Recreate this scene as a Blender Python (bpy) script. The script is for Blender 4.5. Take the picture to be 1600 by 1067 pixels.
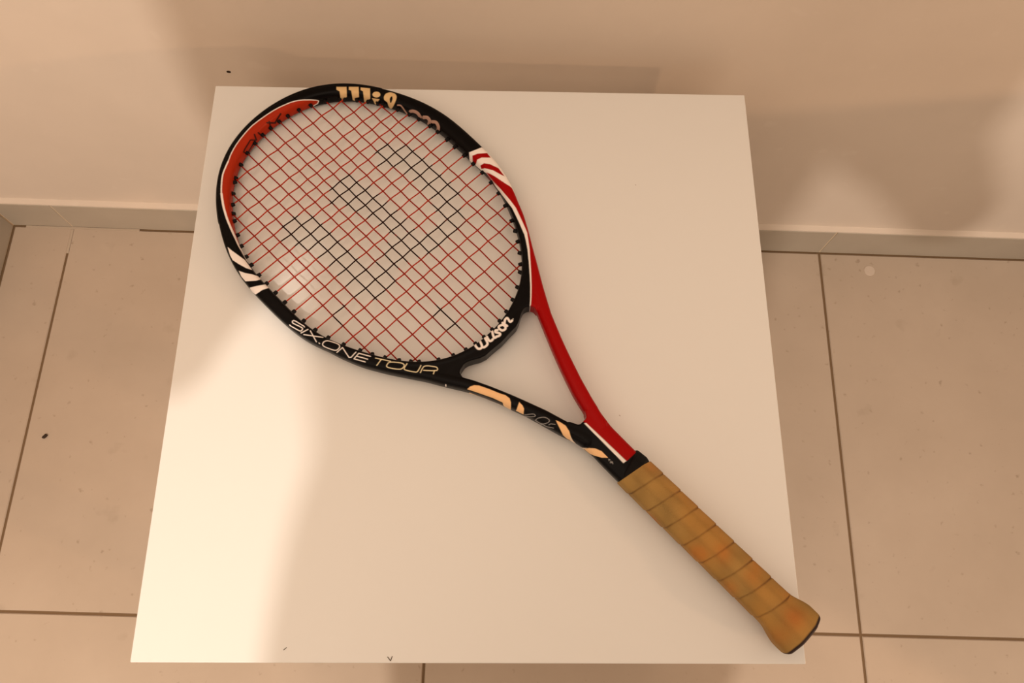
import bpy
import bmesh
import math
import random
import numpy as np
from mathutils import Vector, Matrix

for _o in list(bpy.data.objects):
    bpy.data.objects.remove(_o)
random.seed(7)
SC = bpy.context.scene
COL = SC.collection

# ---------------------------------------------------------------- camera (hand-held phone over the table, metres)
CAM_LOC = Vector((0.0172917, -0.2341966, 1.1472367))
CAM_ROT = (0.3276687, -0.0231230, 0.0037786)
cam_data = bpy.data.cameras.new('camera')
cam_data.sensor_width = 36.0
cam_data.lens = 36.0*1228.667/1600.0
cam_data.clip_start = 0.02
cam = bpy.data.objects.new('camera', cam_data)
cam.location = CAM_LOC
cam.rotation_euler = CAM_ROT
COL.objects.link(cam)
SC.camera = cam

# ---------------------------------------------------------------- light: warm room, a ceiling lamp behind, a lamp across the room
SC.view_settings.view_transform = 'Standard'
SC.view_settings.look = 'None'
SC.view_settings.gamma = 1.0
SC.view_settings.use_curve_mapping = False
SC.view_settings.exposure = 0.0
wd = bpy.data.worlds.new('room_light')
SC.world = wd
wd.use_nodes = True
wd.node_tree.nodes['Background'].inputs[0].default_value = (1.0, 0.78, 0.585, 1)
wd.node_tree.nodes['Background'].inputs[1].default_value = 0.89


def point_lamp(name, loc, watts, color, radius):
    d = bpy.data.lights.new(name, 'POINT')
    d.energy = watts
    d.color = color
    d.shadow_soft_size = radius
    o = bpy.data.objects.new(name, d)
    o.location = loc
    COL.objects.link(o)


point_lamp('ceiling_lamp', (-0.10, -1.60, 2.40), 140.0, (1.0, 0.88, 0.76), 0.034)
point_lamp('room_lamp', (2.62, -1.39, 1.31), 60.0, (1.0, 0.60, 0.34), 0.05)

_a = bpy.data.lights.new('overhead_fill', 'AREA')      # fill light added overhead to lift the table and left floor
_a.shape, _a.size, _a.size_y = 'RECTANGLE', 3.4, 3.4
_a.energy = 50.0
_a.color = (1.0, 0.79, 0.60)
_ao = bpy.data.objects.new('overhead_fill', _a)
_ao.location = (-1.3, -1.0, 2.62)
COL.objects.link(_ao)

# ---------------------------------------------------------------- helpers
def put(o, parent=None):
    COL.objects.link(o)
    if parent is not None:
        o.parent = parent
    return o


def tag(o, label=None, cat=None, group=None, kind=None):
    for k, v in (('label', label), ('category', cat), ('group', group), ('kind', kind)):
        if v:
            o[k] = v
    return o


def empty(name, loc=(0, 0, 0), rz=0.0):
    o = bpy.data.objects.new(name, None)
    o.empty_display_size = 0.05
    o.location = loc
    o.rotation_euler = (0, 0, rz)
    return put(o)


def mesh_obj(name, verts, faces, mat, parent=None, smooth=False):
    me = bpy.data.meshes.new(name)
    me.from_pydata([tuple(v) for v in verts], [], faces)
    me.update()
    if mat:
        me.materials.append(mat)
    if smooth:
        me.polygons.foreach_set('use_smooth', [True]*len(me.polygons))
    return put(bpy.data.objects.new(name, me), parent)


def bm_obj(name, bm, mat, parent=None, smooth=False):
    me = bpy.data.meshes.new(name)
    bmesh.ops.recalc_face_normals(bm, faces=bm.faces)
    bm.to_mesh(me)
    bm.free()
    if mat:
        me.materials.append(mat)
    if smooth:
        me.polygons.foreach_set('use_smooth', [True]*len(me.polygons))
    return put(bpy.data.objects.new(name, me), parent)


def box_bm(x0, x1, y0, y1, z0, z1, bevel=0.0, seg=2):
    bm = bmesh.new()
    bmesh.ops.create_cube(bm, size=1.0)
    for v in bm.verts:
        v.co = Vector((x0+(v.co.x+.5)*(x1-x0), y0+(v.co.y+.5)*(y1-y0), z0+(v.co.z+.5)*(z1-z0)))
    if bevel:
        bmesh.ops.bevel(bm, geom=list(bm.edges), offset=bevel, segments=seg, profile=0.5, affect='EDGES')
    return bm


def material(name, base, rough=0.6, spec=0.5):
    m = bpy.data.materials.new(name)
    m.use_nodes = True
    b = m.node_tree.nodes['Principled BSDF']
    b.inputs['Base Color'].default_value = (*base, 1)
    b.inputs['Roughness'].default_value = rough
    b.inputs['Specular IOR Level'].default_value = spec
    return m


def noise_color(m, stops, scale, detail=6.0, rough=0.6, coord='Object', node_scale=None):
    """base colour from a noise field through a ramp; returns the ramp colour socket"""
    nt = m.node_tree
    tc = nt.nodes.new('ShaderNodeTexCoord')
    n = nt.nodes.new('ShaderNodeTexNoise')
    n.inputs['Scale'].default_value = scale
    n.inputs['Detail'].default_value = detail
    n.inputs['Roughness'].default_value = rough
    src = tc.outputs[coord]
    if node_scale:
        mp = nt.nodes.new('ShaderNodeMapping')
        mp.inputs['Scale'].default_value = node_scale
        nt.links.new(src, mp.inputs[0])
        src = mp.outputs[0]
    nt.links.new(src, n.inputs['Vector'])
    r = nt.nodes.new('ShaderNodeValToRGB')
    els = r.color_ramp.elements
    while len(els) < len(stops):
        els.new(0.5)
    for e, (p, c) in zip(els, stops):
        e.position = p
        e.color = (*c, 1)
    nt.links.new(n.outputs['Fac'], r.inputs['Fac'])
    nt.links.new(r.outputs['Color'], nt.nodes['Principled BSDF'].inputs['Base Color'])
    return r.outputs['Color']


def mix_over(m, under, fac_socket, color):
    nt = m.node_tree
    x = nt.nodes.new('ShaderNodeMix')
    x.data_type = 'RGBA'
    x.inputs['B'].default_value = (*color, 1)
    nt.links.new(under, x.inputs['A'])
    nt.links.new(fac_socket, x.inputs['Factor'])
    nt.links.new(x.outputs['Result'], nt.nodes['Principled BSDF'].inputs['Base Color'])
    return x.outputs['Result']


def noise_mask(m, scale, lo, hi, detail=2.0, amount=1.0):
    nt = m.node_tree
    tc = nt.nodes.new('ShaderNodeTexCoord')
    n = nt.nodes.new('ShaderNodeTexNoise')
    n.inputs['Scale'].default_value = scale
    n.inputs['Detail'].default_value = detail
    nt.links.new(tc.outputs['Object'], n.inputs['Vector'])
    r = nt.nodes.new('ShaderNodeMapRange')
    r.inputs['From Min'].default_value = lo
    r.inputs['From Max'].default_value = hi
    r.inputs['To Max'].default_value = amount
    nt.links.new(n.outputs['Fac'], r.inputs['Value'])
    return r.outputs['Result']


def bump(m, scale, strength, dist=0.001, detail=4.0):
    nt = m.node_tree
    tc = nt.nodes.new('ShaderNodeTexCoord')
    n = nt.nodes.new('ShaderNodeTexNoise')
    n.inputs['Scale'].default_value = scale
    n.inputs['Detail'].default_value = detail
    nt.links.new(tc.outputs['Object'], n.inputs['Vector'])
    b = nt.nodes.new('ShaderNodeBump')
    b.inputs['Strength'].default_value = strength
    b.inputs['Distance'].default_value = dist
    nt.links.new(n.outputs['Fac'], b.inputs['Height'])
    nt.links.new(b.outputs['Normal'], nt.nodes['Principled BSDF'].inputs['Normal'])


def attr_color(m, attr='print'):
    nt = m.node_tree
    a = nt.nodes.new('ShaderNodeVertexColor')
    a.layer_name = attr
    nt.links.new(a.outputs['Color'], nt.nodes['Principled BSDF'].inputs['Base Color'])


def set_attr(me, rgb, attr='print'):
    a = me.color_attributes.new(attr, 'FLOAT_COLOR', 'POINT')
    c = np.ones((len(me.vertices), 4), dtype=np.float32)
    c[:, :3] = rgb
    a.data.foreach_set('color', c.ravel())


# ---------------------------------------------------------------- materials
M_FLOOR = material('stone_tile', (.5, .42, .34), 0.55, 0.35)
_c = noise_color(M_FLOOR, [(0.3, (.40, .312, .238)), (0.55, (.43, .337, .26)), (0.75, (.455, .36, .281))], 5.0)
_c = mix_over(M_FLOOR, _c, noise_mask(M_FLOOR, 85.0, .665, .76, 3.0, .5), (.21, .15, .10))
_c = mix_over(M_FLOOR, _c, noise_mask(M_FLOOR, 22.0, .66, .76, 5.0, .30), (.29, .225, .16))
bump(M_FLOOR, 60.0, .05)
M_GROUT = material('floor_grout', (.16, .10, .055), 0.9, 0.1)
M_SKIRT = material('skirting_tile', (.40, .34, .27), 0.5, 0.35)
noise_color(M_SKIRT, [(0.3, (.38, .322, .255)), (0.7, (.42, .36, .288))], 9.0)
M_SKIRT_GROUT = material('skirting_grout', (.62, .50, .36), 0.9, 0.1)
M_FILL = material('joint_filler', (.43, .345, .265), 0.9, 0.1)
M_WALL = material('wall_paint', (.62, .54, .46), 0.75, 0.25)
_c = noise_color(M_WALL, [(0.3, (.61, .515, .43)), (0.7, (.66, .56, .47))], 4.0)
_c = mix_over(M_WALL, _c, noise_mask(M_WALL, 38.0, .70, .78, 1.0, .25), (.70, .61, .52))
bump(M_WALL, 30.0, .12)
M_TABLE = material('white_laminate', (.692, .680, .660), 0.42, 0.4)
M_PENCIL = material('pencil_line', (.10, .07, .05), 0.7, 0.2)
M_MARK = material('faint_scuff', (.34, .27, .22), 0.7, 0.2)
M_SPECK = material('dark_crumb', (.035, .02, .012), 0.8, 0.2)
M_STICKER = material('pale_sticker', (.52, .42, .34), 0.6, 0.2)
M_FRAME = material('racket_lacquer', (.1, .1, .1), 0.26, 0.06)
attr_color(M_FRAME)
M_MAIN = material('string_main', (.2, .02, .01), 0.5, 0.06)
attr_color(M_MAIN)
M_GROMMET = material('grommet_nylon', (.006, .004, .004), 0.5, 0.12)
M_RUBBER = material('collar_rubber', (.005, .004, .004), 0.6, 0.1)
M_GRIP = material('leather_grip', (.4, .25, .07), 0.62, 0.2)
attr_color(M_GRIP)
bump(M_GRIP, 1.2, .25, 0.2)
M_BUTT = material('butt_cap', (.03, .012, .008), 0.5, 0.35)
M_GUARD = material('bumper_guard', (.004, .003, .003), 0.4, 0.12)

# ---------------------------------------------------------------- room: tiled floor, painted walls, tile skirting
ROOM_RZ = math.radians(-1.2887)
TILE = 0.60
JX, JY = 0.53205, -0.25453          # one crossing of the floor joints, in room axes
WY = 0.32564                        # front face of the back skirting
WX = -0.7615                        # front face of the left skirting
SK_H, SK_T = 0.0712, 0.010
GAP = 0.0036


def room_obj(o):
    o.rotation_euler = (0, 0, ROOM_RZ)
    return o


floor = room_obj(bm_obj('floor', box_bm(-1.99, 2.75, -2.35, WY+.05, -.06, -.0016), M_GROUT))
tag(floor, kind='structure')


def floor_tile(x0, x1, y0, y1):
    bm = bmesh.new()
    g, b = GAP/2, 0.0012
    ring = []
    for inset, z in ((g, -.004), (g, -b), (g+b, 0.0)):
        ring.append([bm.verts.new((x, y, z)) for x, y in ((x0+inset, y0+inset), (x1-inset, y0+inset), (x1-inset, y1-inset), (x0+inset, y1-inset))])
    for a, c in zip(ring[:-1], ring[1:]):
        for k in range(4):
            bm.faces.new((a[k], a[(k+1) % 4], c[(k+1) % 4], c[k]))
    bm.faces.new(ring[-1])
    return bm_obj('tile', bm, M_FLOOR, floor)


for i in range(-3, 4):
    for j in range(-4, 1):
        x0, x1 = JX+(i-1)*TILE, min(JX+i*TILE, 2.72)
        if j == 0:
            x0 = max(x0, WX+.0004)
        y0, y1 = JY+j*TILE, min(JY+(j+1)*TILE, WY-.0002)
        if y0 < -2.3 or x1-x0 < .03:
            continue
        floor_tile(x0, x1, y0, y1)

wall_back = room_obj(bm_obj('wall_back', box_bm(-1.99, 2.75, WY+SK_T, WY+SK_T+.12, -.06, 2.6), M_WALL))
tag(wall_back, kind='structure')
wall_left = room_obj(bm_obj('wall_left', box_bm(WX-SK_T-.12, WX-SK_T, JY+.004, WY+SK_T, -.06, 2.6), M_WALL))
tag(wall_left, kind='structure')

# skirting: a grout bed with one tile per floor tile, joints in line with the floor
base_back = room_obj(bm_obj('baseboard_back', box_bm(WX-SK_T, 2.72, WY+.0012, WY+SK_T, -.001, SK_H-.0006), M_SKIRT_GROUT))
tag(base_back, kind='structure')
base_left = room_obj(bm_obj('baseboard_left', box_bm(WX-SK_T, WX-.0012, JY+.004, WY+.0012, -.001, SK_H-.0006), M_SKIRT_GROUT))
tag(base_left, kind='structure')
for i in range(-2, 4):
    x0, x1 = max(JX+(i-1)*TILE, WX), min(JX+i*TILE, 2.72)
    if x1-x0 < .03:
        continue
    bm_obj('tile', box_bm(x0+.0011, x1-.0011, WY, WY+SK_T-.0005, .0016, SK_H-.0004, .0007, 1), M_SKIRT, base_back)
for j in range(0, 1):
    y0, y1 = JY+.004, min(JY+(j+1)*TILE, WY)
    if y1-y0 < .03:
        continue
    bm_obj('tile', box_bm(WX-SK_T+.0005, WX, y0+.0011, y1-.0016, .0016, SK_H-.0004, .0007, 1), M_SKIRT, base_left)
# pale filler worked into the joints of the left corner
bm_obj('grout_fill', box_bm(WX+.02, WX+.20, WY-.0032, WY+.0004, -.001, .0006), M_FILL, base_back)
bm_obj('grout_fill', box_bm(JX-2*TILE-.0017, JX-2*TILE+.0017, WY-.045, WY-.003, -.0035, -.0008), M_FILL, floor)
# painted ledge that closes the top of the skirting against the wall
bm_obj('ledge', box_bm(WX-SK_T+.0002, 2.72, WY+.0006, WY+SK_T+.0005, SK_H-.0004, SK_H+.0014), M_WALL, base_back)
bm_obj('ledge', box_bm(WX-SK_T-.0005, WX-.0006, JY+.004, WY+.0006, SK_H-.0004, SK_H+.0014), M_WALL, base_left)

# ---------------------------------------------------------------- side table
TH, TW, TD, TT = 0.45642, 0.550, 0.5524, 0.050
table = empty('side_table', (0, 0, 0))
tag(table, 'square white laminate side table standing close to the wall under the racket', 'table')
bm_obj('tabletop', box_bm(-TW/2, TW/2, -TD/2, TD/2, TH-TT, TH, .0008, 2), M_TABLE, table)
for sx in (-1, 1):
    for sy in (-1, 1):
        bm_obj('leg', box_bm(*sorted((sx*(TW/2-.001), sx*(TW/2-.051))), *sorted((sy*(TD/2-.001), sy*(TD/2-.051))), 0, TH-TT, .0008, 1), M_TABLE, table)


def flat_stroke(name, pts, w, z, mat, parent):
    """thin drawn line lying on a horizontal surface"""
    bm = bmesh.new()
    for (x0, y0), (x1, y1) in zip(pts[:-1], pts[1:]):
        d = Vector((x1-x0, y1-y0, 0)).normalized()
        n = Vector((-d.y, d.x, 0))*w/2
        a, b = Vector((x0, y0, z)), Vector((x1, y1, z))
        bm.faces.new([bm.verts.new(p) for p in (a-n, b-n, b+n, a+n)])
    return bm_obj(name, bm, mat, parent)


flat_stroke('pencil_mark', [(-.0680, -.2714), (-.0653, -.2745), (-.0641, -.2710)], .0007, TH+.00015, M_PENCIL, table)
flat_stroke('pencil_mark', [(-.1526, -.2666), (-.1502, -.2646)], .0006, TH+.00015, M_PENCIL, table)
flat_stroke('scuff', [(.1292, -.0682), (.1304, -.0692)], .0006, TH+.00015, M_MARK, table)
flat_stroke('scuff', [(.1550, .1676), (.1557, .1672)], .0007, TH+.00015, M_MARK, table)

# small things lying about
bm = bmesh.new()
bmesh.ops.create_icosphere(bm, subdivisions=2, radius=.0034)
for v in bm.verts:
    v.co = Vector((v.co.x*1.0+.0012*math.sin(v.co.y*900), v.co.y*1.05, max(v.co.z*.7, -.0016)))*random.uniform(.9, 1.08)
crumb = bm_obj('crumb', bm, M_SPECK)
crumb.location = (-.6385, .0015, .0018)
tag(crumb, 'small dark crumb on the floor tile left of the table', 'crumb')
bm = bmesh.new()
bmesh.ops.create_cone(bm, cap_ends=True, segments=40, radius1=.0088, radius2=.0082, depth=.0008)
sticker = bm_obj('sticker', bm, M_STICKER)
sticker.location = (.6169, .2828, .0005)
tag(sticker, 'small round pale sticker on the floor tile right of the table, near the skirting', 'sticker')
bm = bmesh.new()
bmesh.ops.create_icosphere(bm, subdivisions=2, radius=.0022)
for v in bm.verts:
    v.co = Vector((v.co.x*1.2, v.co.y*.45, v.co.z*.9))
chip = bm_obj('chip', bm, M_SPECK, wall_back)
_q = Matrix.Rotation(-ROOM_RZ, 3, 'Z') @ Vector((-.2896, .3322, .4047))
chip.location = (_q.x, WY+SK_T, _q.z-.012)

# ---------------------------------------------------------------- racket frame
# Racket space in millimetres: u along the racket (0 = butt end, 685.8 = tip),
# v across it, w up from the string plane.
U0 = 515.0
RC = [141.549, 2.504, 19.742, -1.027, 1.132, -0.633, 0.171, 0.078, -0.722, 0.013]
RS = [0.571, 0.236, 0.05, -0.248, 0.139, -0.24, 0.121]
AC = [6.151, 1.926, -0.876, 0.216, 0.582]
AS = [-0.696, 0.014, 0.223, 0.019]
HB = 8.8                       # half thickness of the beam


def head_r(t):
    return sum(c*np.cos(k*t) for k, c in enumerate(RC)) + sum(c*np.sin((k+1)*t) for k, c in enumerate(RS))


def head_a(t):
    return sum(c*np.cos(k*t) for k, c in enumerate(AC)) + sum(c*np.sin((k+1)*t) for k, c in enumerate(AS))


def spow(x, n):
    return np.sign(x)*np.abs(x)**(2.0/n)


def grid_faces(nr, nc, close_r, close_c, off=0):
    i = np.arange(nr if close_r else nr-1)
    j = np.arange(nc if close_c else nc-1)
    I, J = np.meshgrid(i, j, indexing='ij')
    I2, J2 = (I+1) % nr, (J+1) % nc
    f = np.stack([I*nc+J, I*nc+J2, I2*nc+J2, I2*nc+J], -1).reshape(-1, 4) + off
    return f.tolist()


def head_frame(t):
    """midline point, outward normal of the hoop at polar angle t"""
    r = head_r(t)
    dr = (head_r(t+1e-4)-head_r(t-1e-4))/2e-4
    X = np.stack([U0+r*np.cos(t), r*np.sin(t)], -1)
    T = np.stack([dr*np.cos(t)-r*np.sin(t), dr*np.sin(t)+r*np.cos(t)], -1)
    T /= np.linalg.norm(T, axis=-1, keepdims=True)
    return X, np.stack([T[..., 1], -T[..., 0]], -1)


def hoop_mesh():
    nt, npsi = 720, 40
    t = np.linspace(-np.pi, np.pi, nt, endpoint=False)
    ps = np.linspace(0, 2*np.pi, npsi, endpoint=False)
    X, N = head_frame(t)
    a = head_a(t)
    P = np.zeros((nt, npsi, 3))
    P[:, :, :2] = X[:, None]+N[:, None]*(a[:, None]*spow(np.cos(ps), 3.0))[:, :, None]
    P[:, :, 2] = spow(np.sin(ps), 3.0)*HB
    return P.reshape(-1, 3).tolist(), [f[::-1] for f in grid_faces(nt, npsi, True, True)]


def beam_mesh(us, lo, hi, hb):
    """closed beam whose section at each u spans v = lo..hi, superelliptic"""
    npsi = 36
    us, lo, hi, hb = map(np.asarray, (us, lo, hi, hb))
    ps = np.linspace(0, 2*np.pi, npsi, endpoint=False)
    P = np.zeros((len(us), npsi, 3))
    P[:, :, 0] = us[:, None]
    P[:, :, 1] = ((lo+hi)/2)[:, None]+((hi-lo)/2)[:, None]*spow(np.cos(ps), 3.0)
    P[:, :, 2] = hb[:, None]*spow(np.sin(ps), 3.0)
    f = grid_faces(len(us), npsi, False, True)
    f.append(list(range(npsi))[::-1])
    f.append([(len(us)-1)*npsi+k for k in range(npsi)])
    return P.reshape(-1, 3).tolist(), f


def prism_mesh(poly, hb):
    n = len(poly)
    v = [(x, y, -hb) for x, y in poly]+[(x, y, hb) for x, y in poly]
    f = [list(range(n))[::-1], list(range(n, 2*n))]
    f += [[k, (k+1) % n, n+(k+1) % n, n+k] for k in range(n)]
    return v, f


R_OUT = [(176, 14.3), (192, 14.1), (206.7, 14.5), (221.4, 14.9), (235, 17.2), (249.5, 20.9), (270, 27.4), (290.8, 35.1),
         (308.4, 42.1), (331.9, 52.6), (356, 66.4), (375, 78.1), (392, 88.4), (406, 97.2), (421.7, 106.1), (436, 112.7), (448, 117.4),
         (460, 122.0)]
L_OUT = [(176, 15.8), (190, 15.6), (203, 15.5), (213, 15.0), (222, 15.6), (232, 17.1), (239, 19.3), (247, 22.0), (259, 25.4),
         (268.7, 28.0), (282, 31.9), (293, 36.0), (303, 39.2), (320.7, 46.7), (334, 53.6), (344, 60.0), (353, 65.6),
         (366, 73.1), (379, 82.1), (396, 93.4), (412, 102.8), (421.6, 107.5), (431, 111.3),
         (440, 114.8), (448, 117.3), (460, 120.9)]
R_IN = [(236, 3.0), (246.4, 6.6), (253.8, 8.4), (264.3, 11.2), (275.7, 15.4), (289.5, 20.6), (306, 27.5), (324, 35.5),
        (343, 44.2), (360, 55.0), (380, 68.0), (400, 80.5), (414, 89.0), (430, 98), (450, 107)]
L_IN = [(236, 3.5), (246, 8.0), (255, 10.9), (270.6, 15.4), (285, 20.8), (293.7, 24.0), (304.5, 28.3), (322, 35.8),
        (335.7, 42.4), (346, 48.4), (360, 57.0), (380, 70.0), (400, 83.0), (412, 90.0), (430, 99), (450, 108)]


def smooth_interp(tab, x, width=5.0):
    """piecewise-linear table, extended straight at both ends and smoothed"""
    tab = np.array(tab)
    k = np.exp(-np.linspace(-2, 2, 9)**2)
    k /= k.sum()
    out = np.zeros(len(x))
    for kk, d in zip(k, np.linspace(-width, width, 9)):
        xx = np.asarray(x)+d
        y = np.interp(xx, tab[:, 0], tab[:, 1])
        lo, hi = xx < tab[0, 0], xx > tab[-1, 0]
        y = np.where(lo, tab[0, 1]+(xx-tab[0, 0])*(tab[1, 1]-tab[0, 1])/(tab[1, 0]-tab[0, 0]), y)
        y = np.where(hi, tab[-1, 1]+(xx-tab[-1, 0])*(tab[-1, 1]-tab[-2, 1])/(tab[-1, 0]-tab[-2, 0]), y)
        out += kk*y
    return out


def hoop_outer(u, side):
    """outer edge and midline of the hoop (absolute v) at station u, side = +1 / -1"""
    t = np.linspace(math.radians(95), math.radians(172), 400)*side
    X, N = head_frame(t)
    E = X+N*head_a(t)[:, None]
    o = np.interp(u, E[::-1, 0], np.abs(E[::-1, 1]))
    m = np.interp(u, X[::-1, 0], np.abs(X[::-1, 1]))
    return o, m


def frame_pieces():
    out = [hoop_mesh()]
    for side, OUT, IN in ((-1, R_OUT, R_IN), (1, L_OUT, L_IN)):
        us = np.linspace(226, 474, 110)
        o, i = smooth_interp(OUT, us), smooth_interp(IN, us)
        ho, hm = hoop_outer(us, side)
        k = np.clip((us-(420 if side < 0 else 432))/36, 0, 1)
        k = k*k*(3-2*k)
        o = o*(1-k)+(ho-.35)*k                      # the arm dies into the outside of the hoop
        i = np.maximum(i*(1-k)+(hm-2.0)*k, 1.0)
        o = np.where(us < 240, o-.25, o)
        hb = np.where(us > 415, HB-(us-415)/59*1.6, HB)
        out.append(beam_mesh(us, *((i, o) if side > 0 else (-o, -i)), hb))
        # fill between arm and hoop where they run together
        uu = np.linspace(356, 404, 14)
        am = (smooth_interp(OUT, uu)+smooth_interp(IN, uu))/2
        _, hm = hoop_outer(uu, side)
        poly = [(u, side*v) for u, v in zip(uu, np.maximum(am, hm+.2))]+[(u, side*v) for u, v in zip(uu[::-1], hm[::-1])]
        out.append(prism_mesh(poly if side < 0 else poly[::-1], HB-.35))
    us = np.linspace(176, 241.2, 30)
    out.append(beam_mesh(us, -smooth_interp(R_OUT, us), smooth_interp(L_OUT, us), HB+1.2*np.clip((205-us)/25, 0, 1)))
    # rounded webs in the three corners of the open throat, and the thicker middle of the bridge
    out.append(prism_mesh([(246, -6.6), (242.6, -5.0), (240.7, -1.8), (240.5, 2.0), (242.0, 5.6), (250, 9.7), (250, 14), (224, 12.5),
                           (224, -11.5), (246, -14)][::-1], HB-.15))
    out.append(prism_mesh([(344.4, 47.6), (348.2, 47.3), (350.2, 44.4), (350.9, 41.7), (351.6, 38.5), (350.6, 33), (357, 32), (361, 60),
                           (350, 57)], HB-.5))
    out.append(prism_mesh([(342.5, -43.8), (346.5, -44.6), (349.6, -43.2), (351.9, -39.6), (352.2, -35.5), (358, -35), (362, -56),
                           (346, -51)][::-1], HB-.5))
    out.append(prism_mesh([(351.0, 35), (349.2, 31.0), (345.6, 24.5), (344.0, 19), (343.9, 11), (343.3, 0), (344.2, -11), (344.6, -20),
                           (346.8, -25.5), (350.6, -32), (352.5, -37), (357, -36), (357, 36)][::-1], HB-.6))
    return out


def frame_mesh(voxel):
    """one watertight skin over hoop, throat arms and shaft"""
    me = bpy.data.meshes.new('frame_raw')
    V, F = [], []
    for v, f in frame_pieces():
        o = len(V)
        V += v
        F += [[i+o for i in q] for q in f]
    me.from_pydata(V, [], F)
    bm = bmesh.new()
    bm.from_mesh(me)
    # each closed piece outward-facing
    bmesh.ops.recalc_face_normals(bm, faces=bm.faces)
    bm.to_mesh(me)
    bm.free()
    ob = bpy.data.objects.new('frame_raw', me)
    bpy.context.scene.collection.objects.link(ob)
    m = ob.modifiers.new('r', 'REMESH')
    m.mode = 'VOXEL'
    m.voxel_size = voxel
    m.use_smooth_shade = True
    s = ob.modifiers.new('s', 'SMOOTH')
    s.factor = 0.5
    s.iterations = 26
    dg = bpy.context.evaluated_depsgraph_get()
    res = bpy.data.meshes.new_from_object(ob.evaluated_get(dg))
    bpy.data.objects.remove(ob)
    bpy.data.meshes.remove(me)
    res.polygons.foreach_set('use_smooth', [True]*len(res.polygons))
    return res


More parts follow.
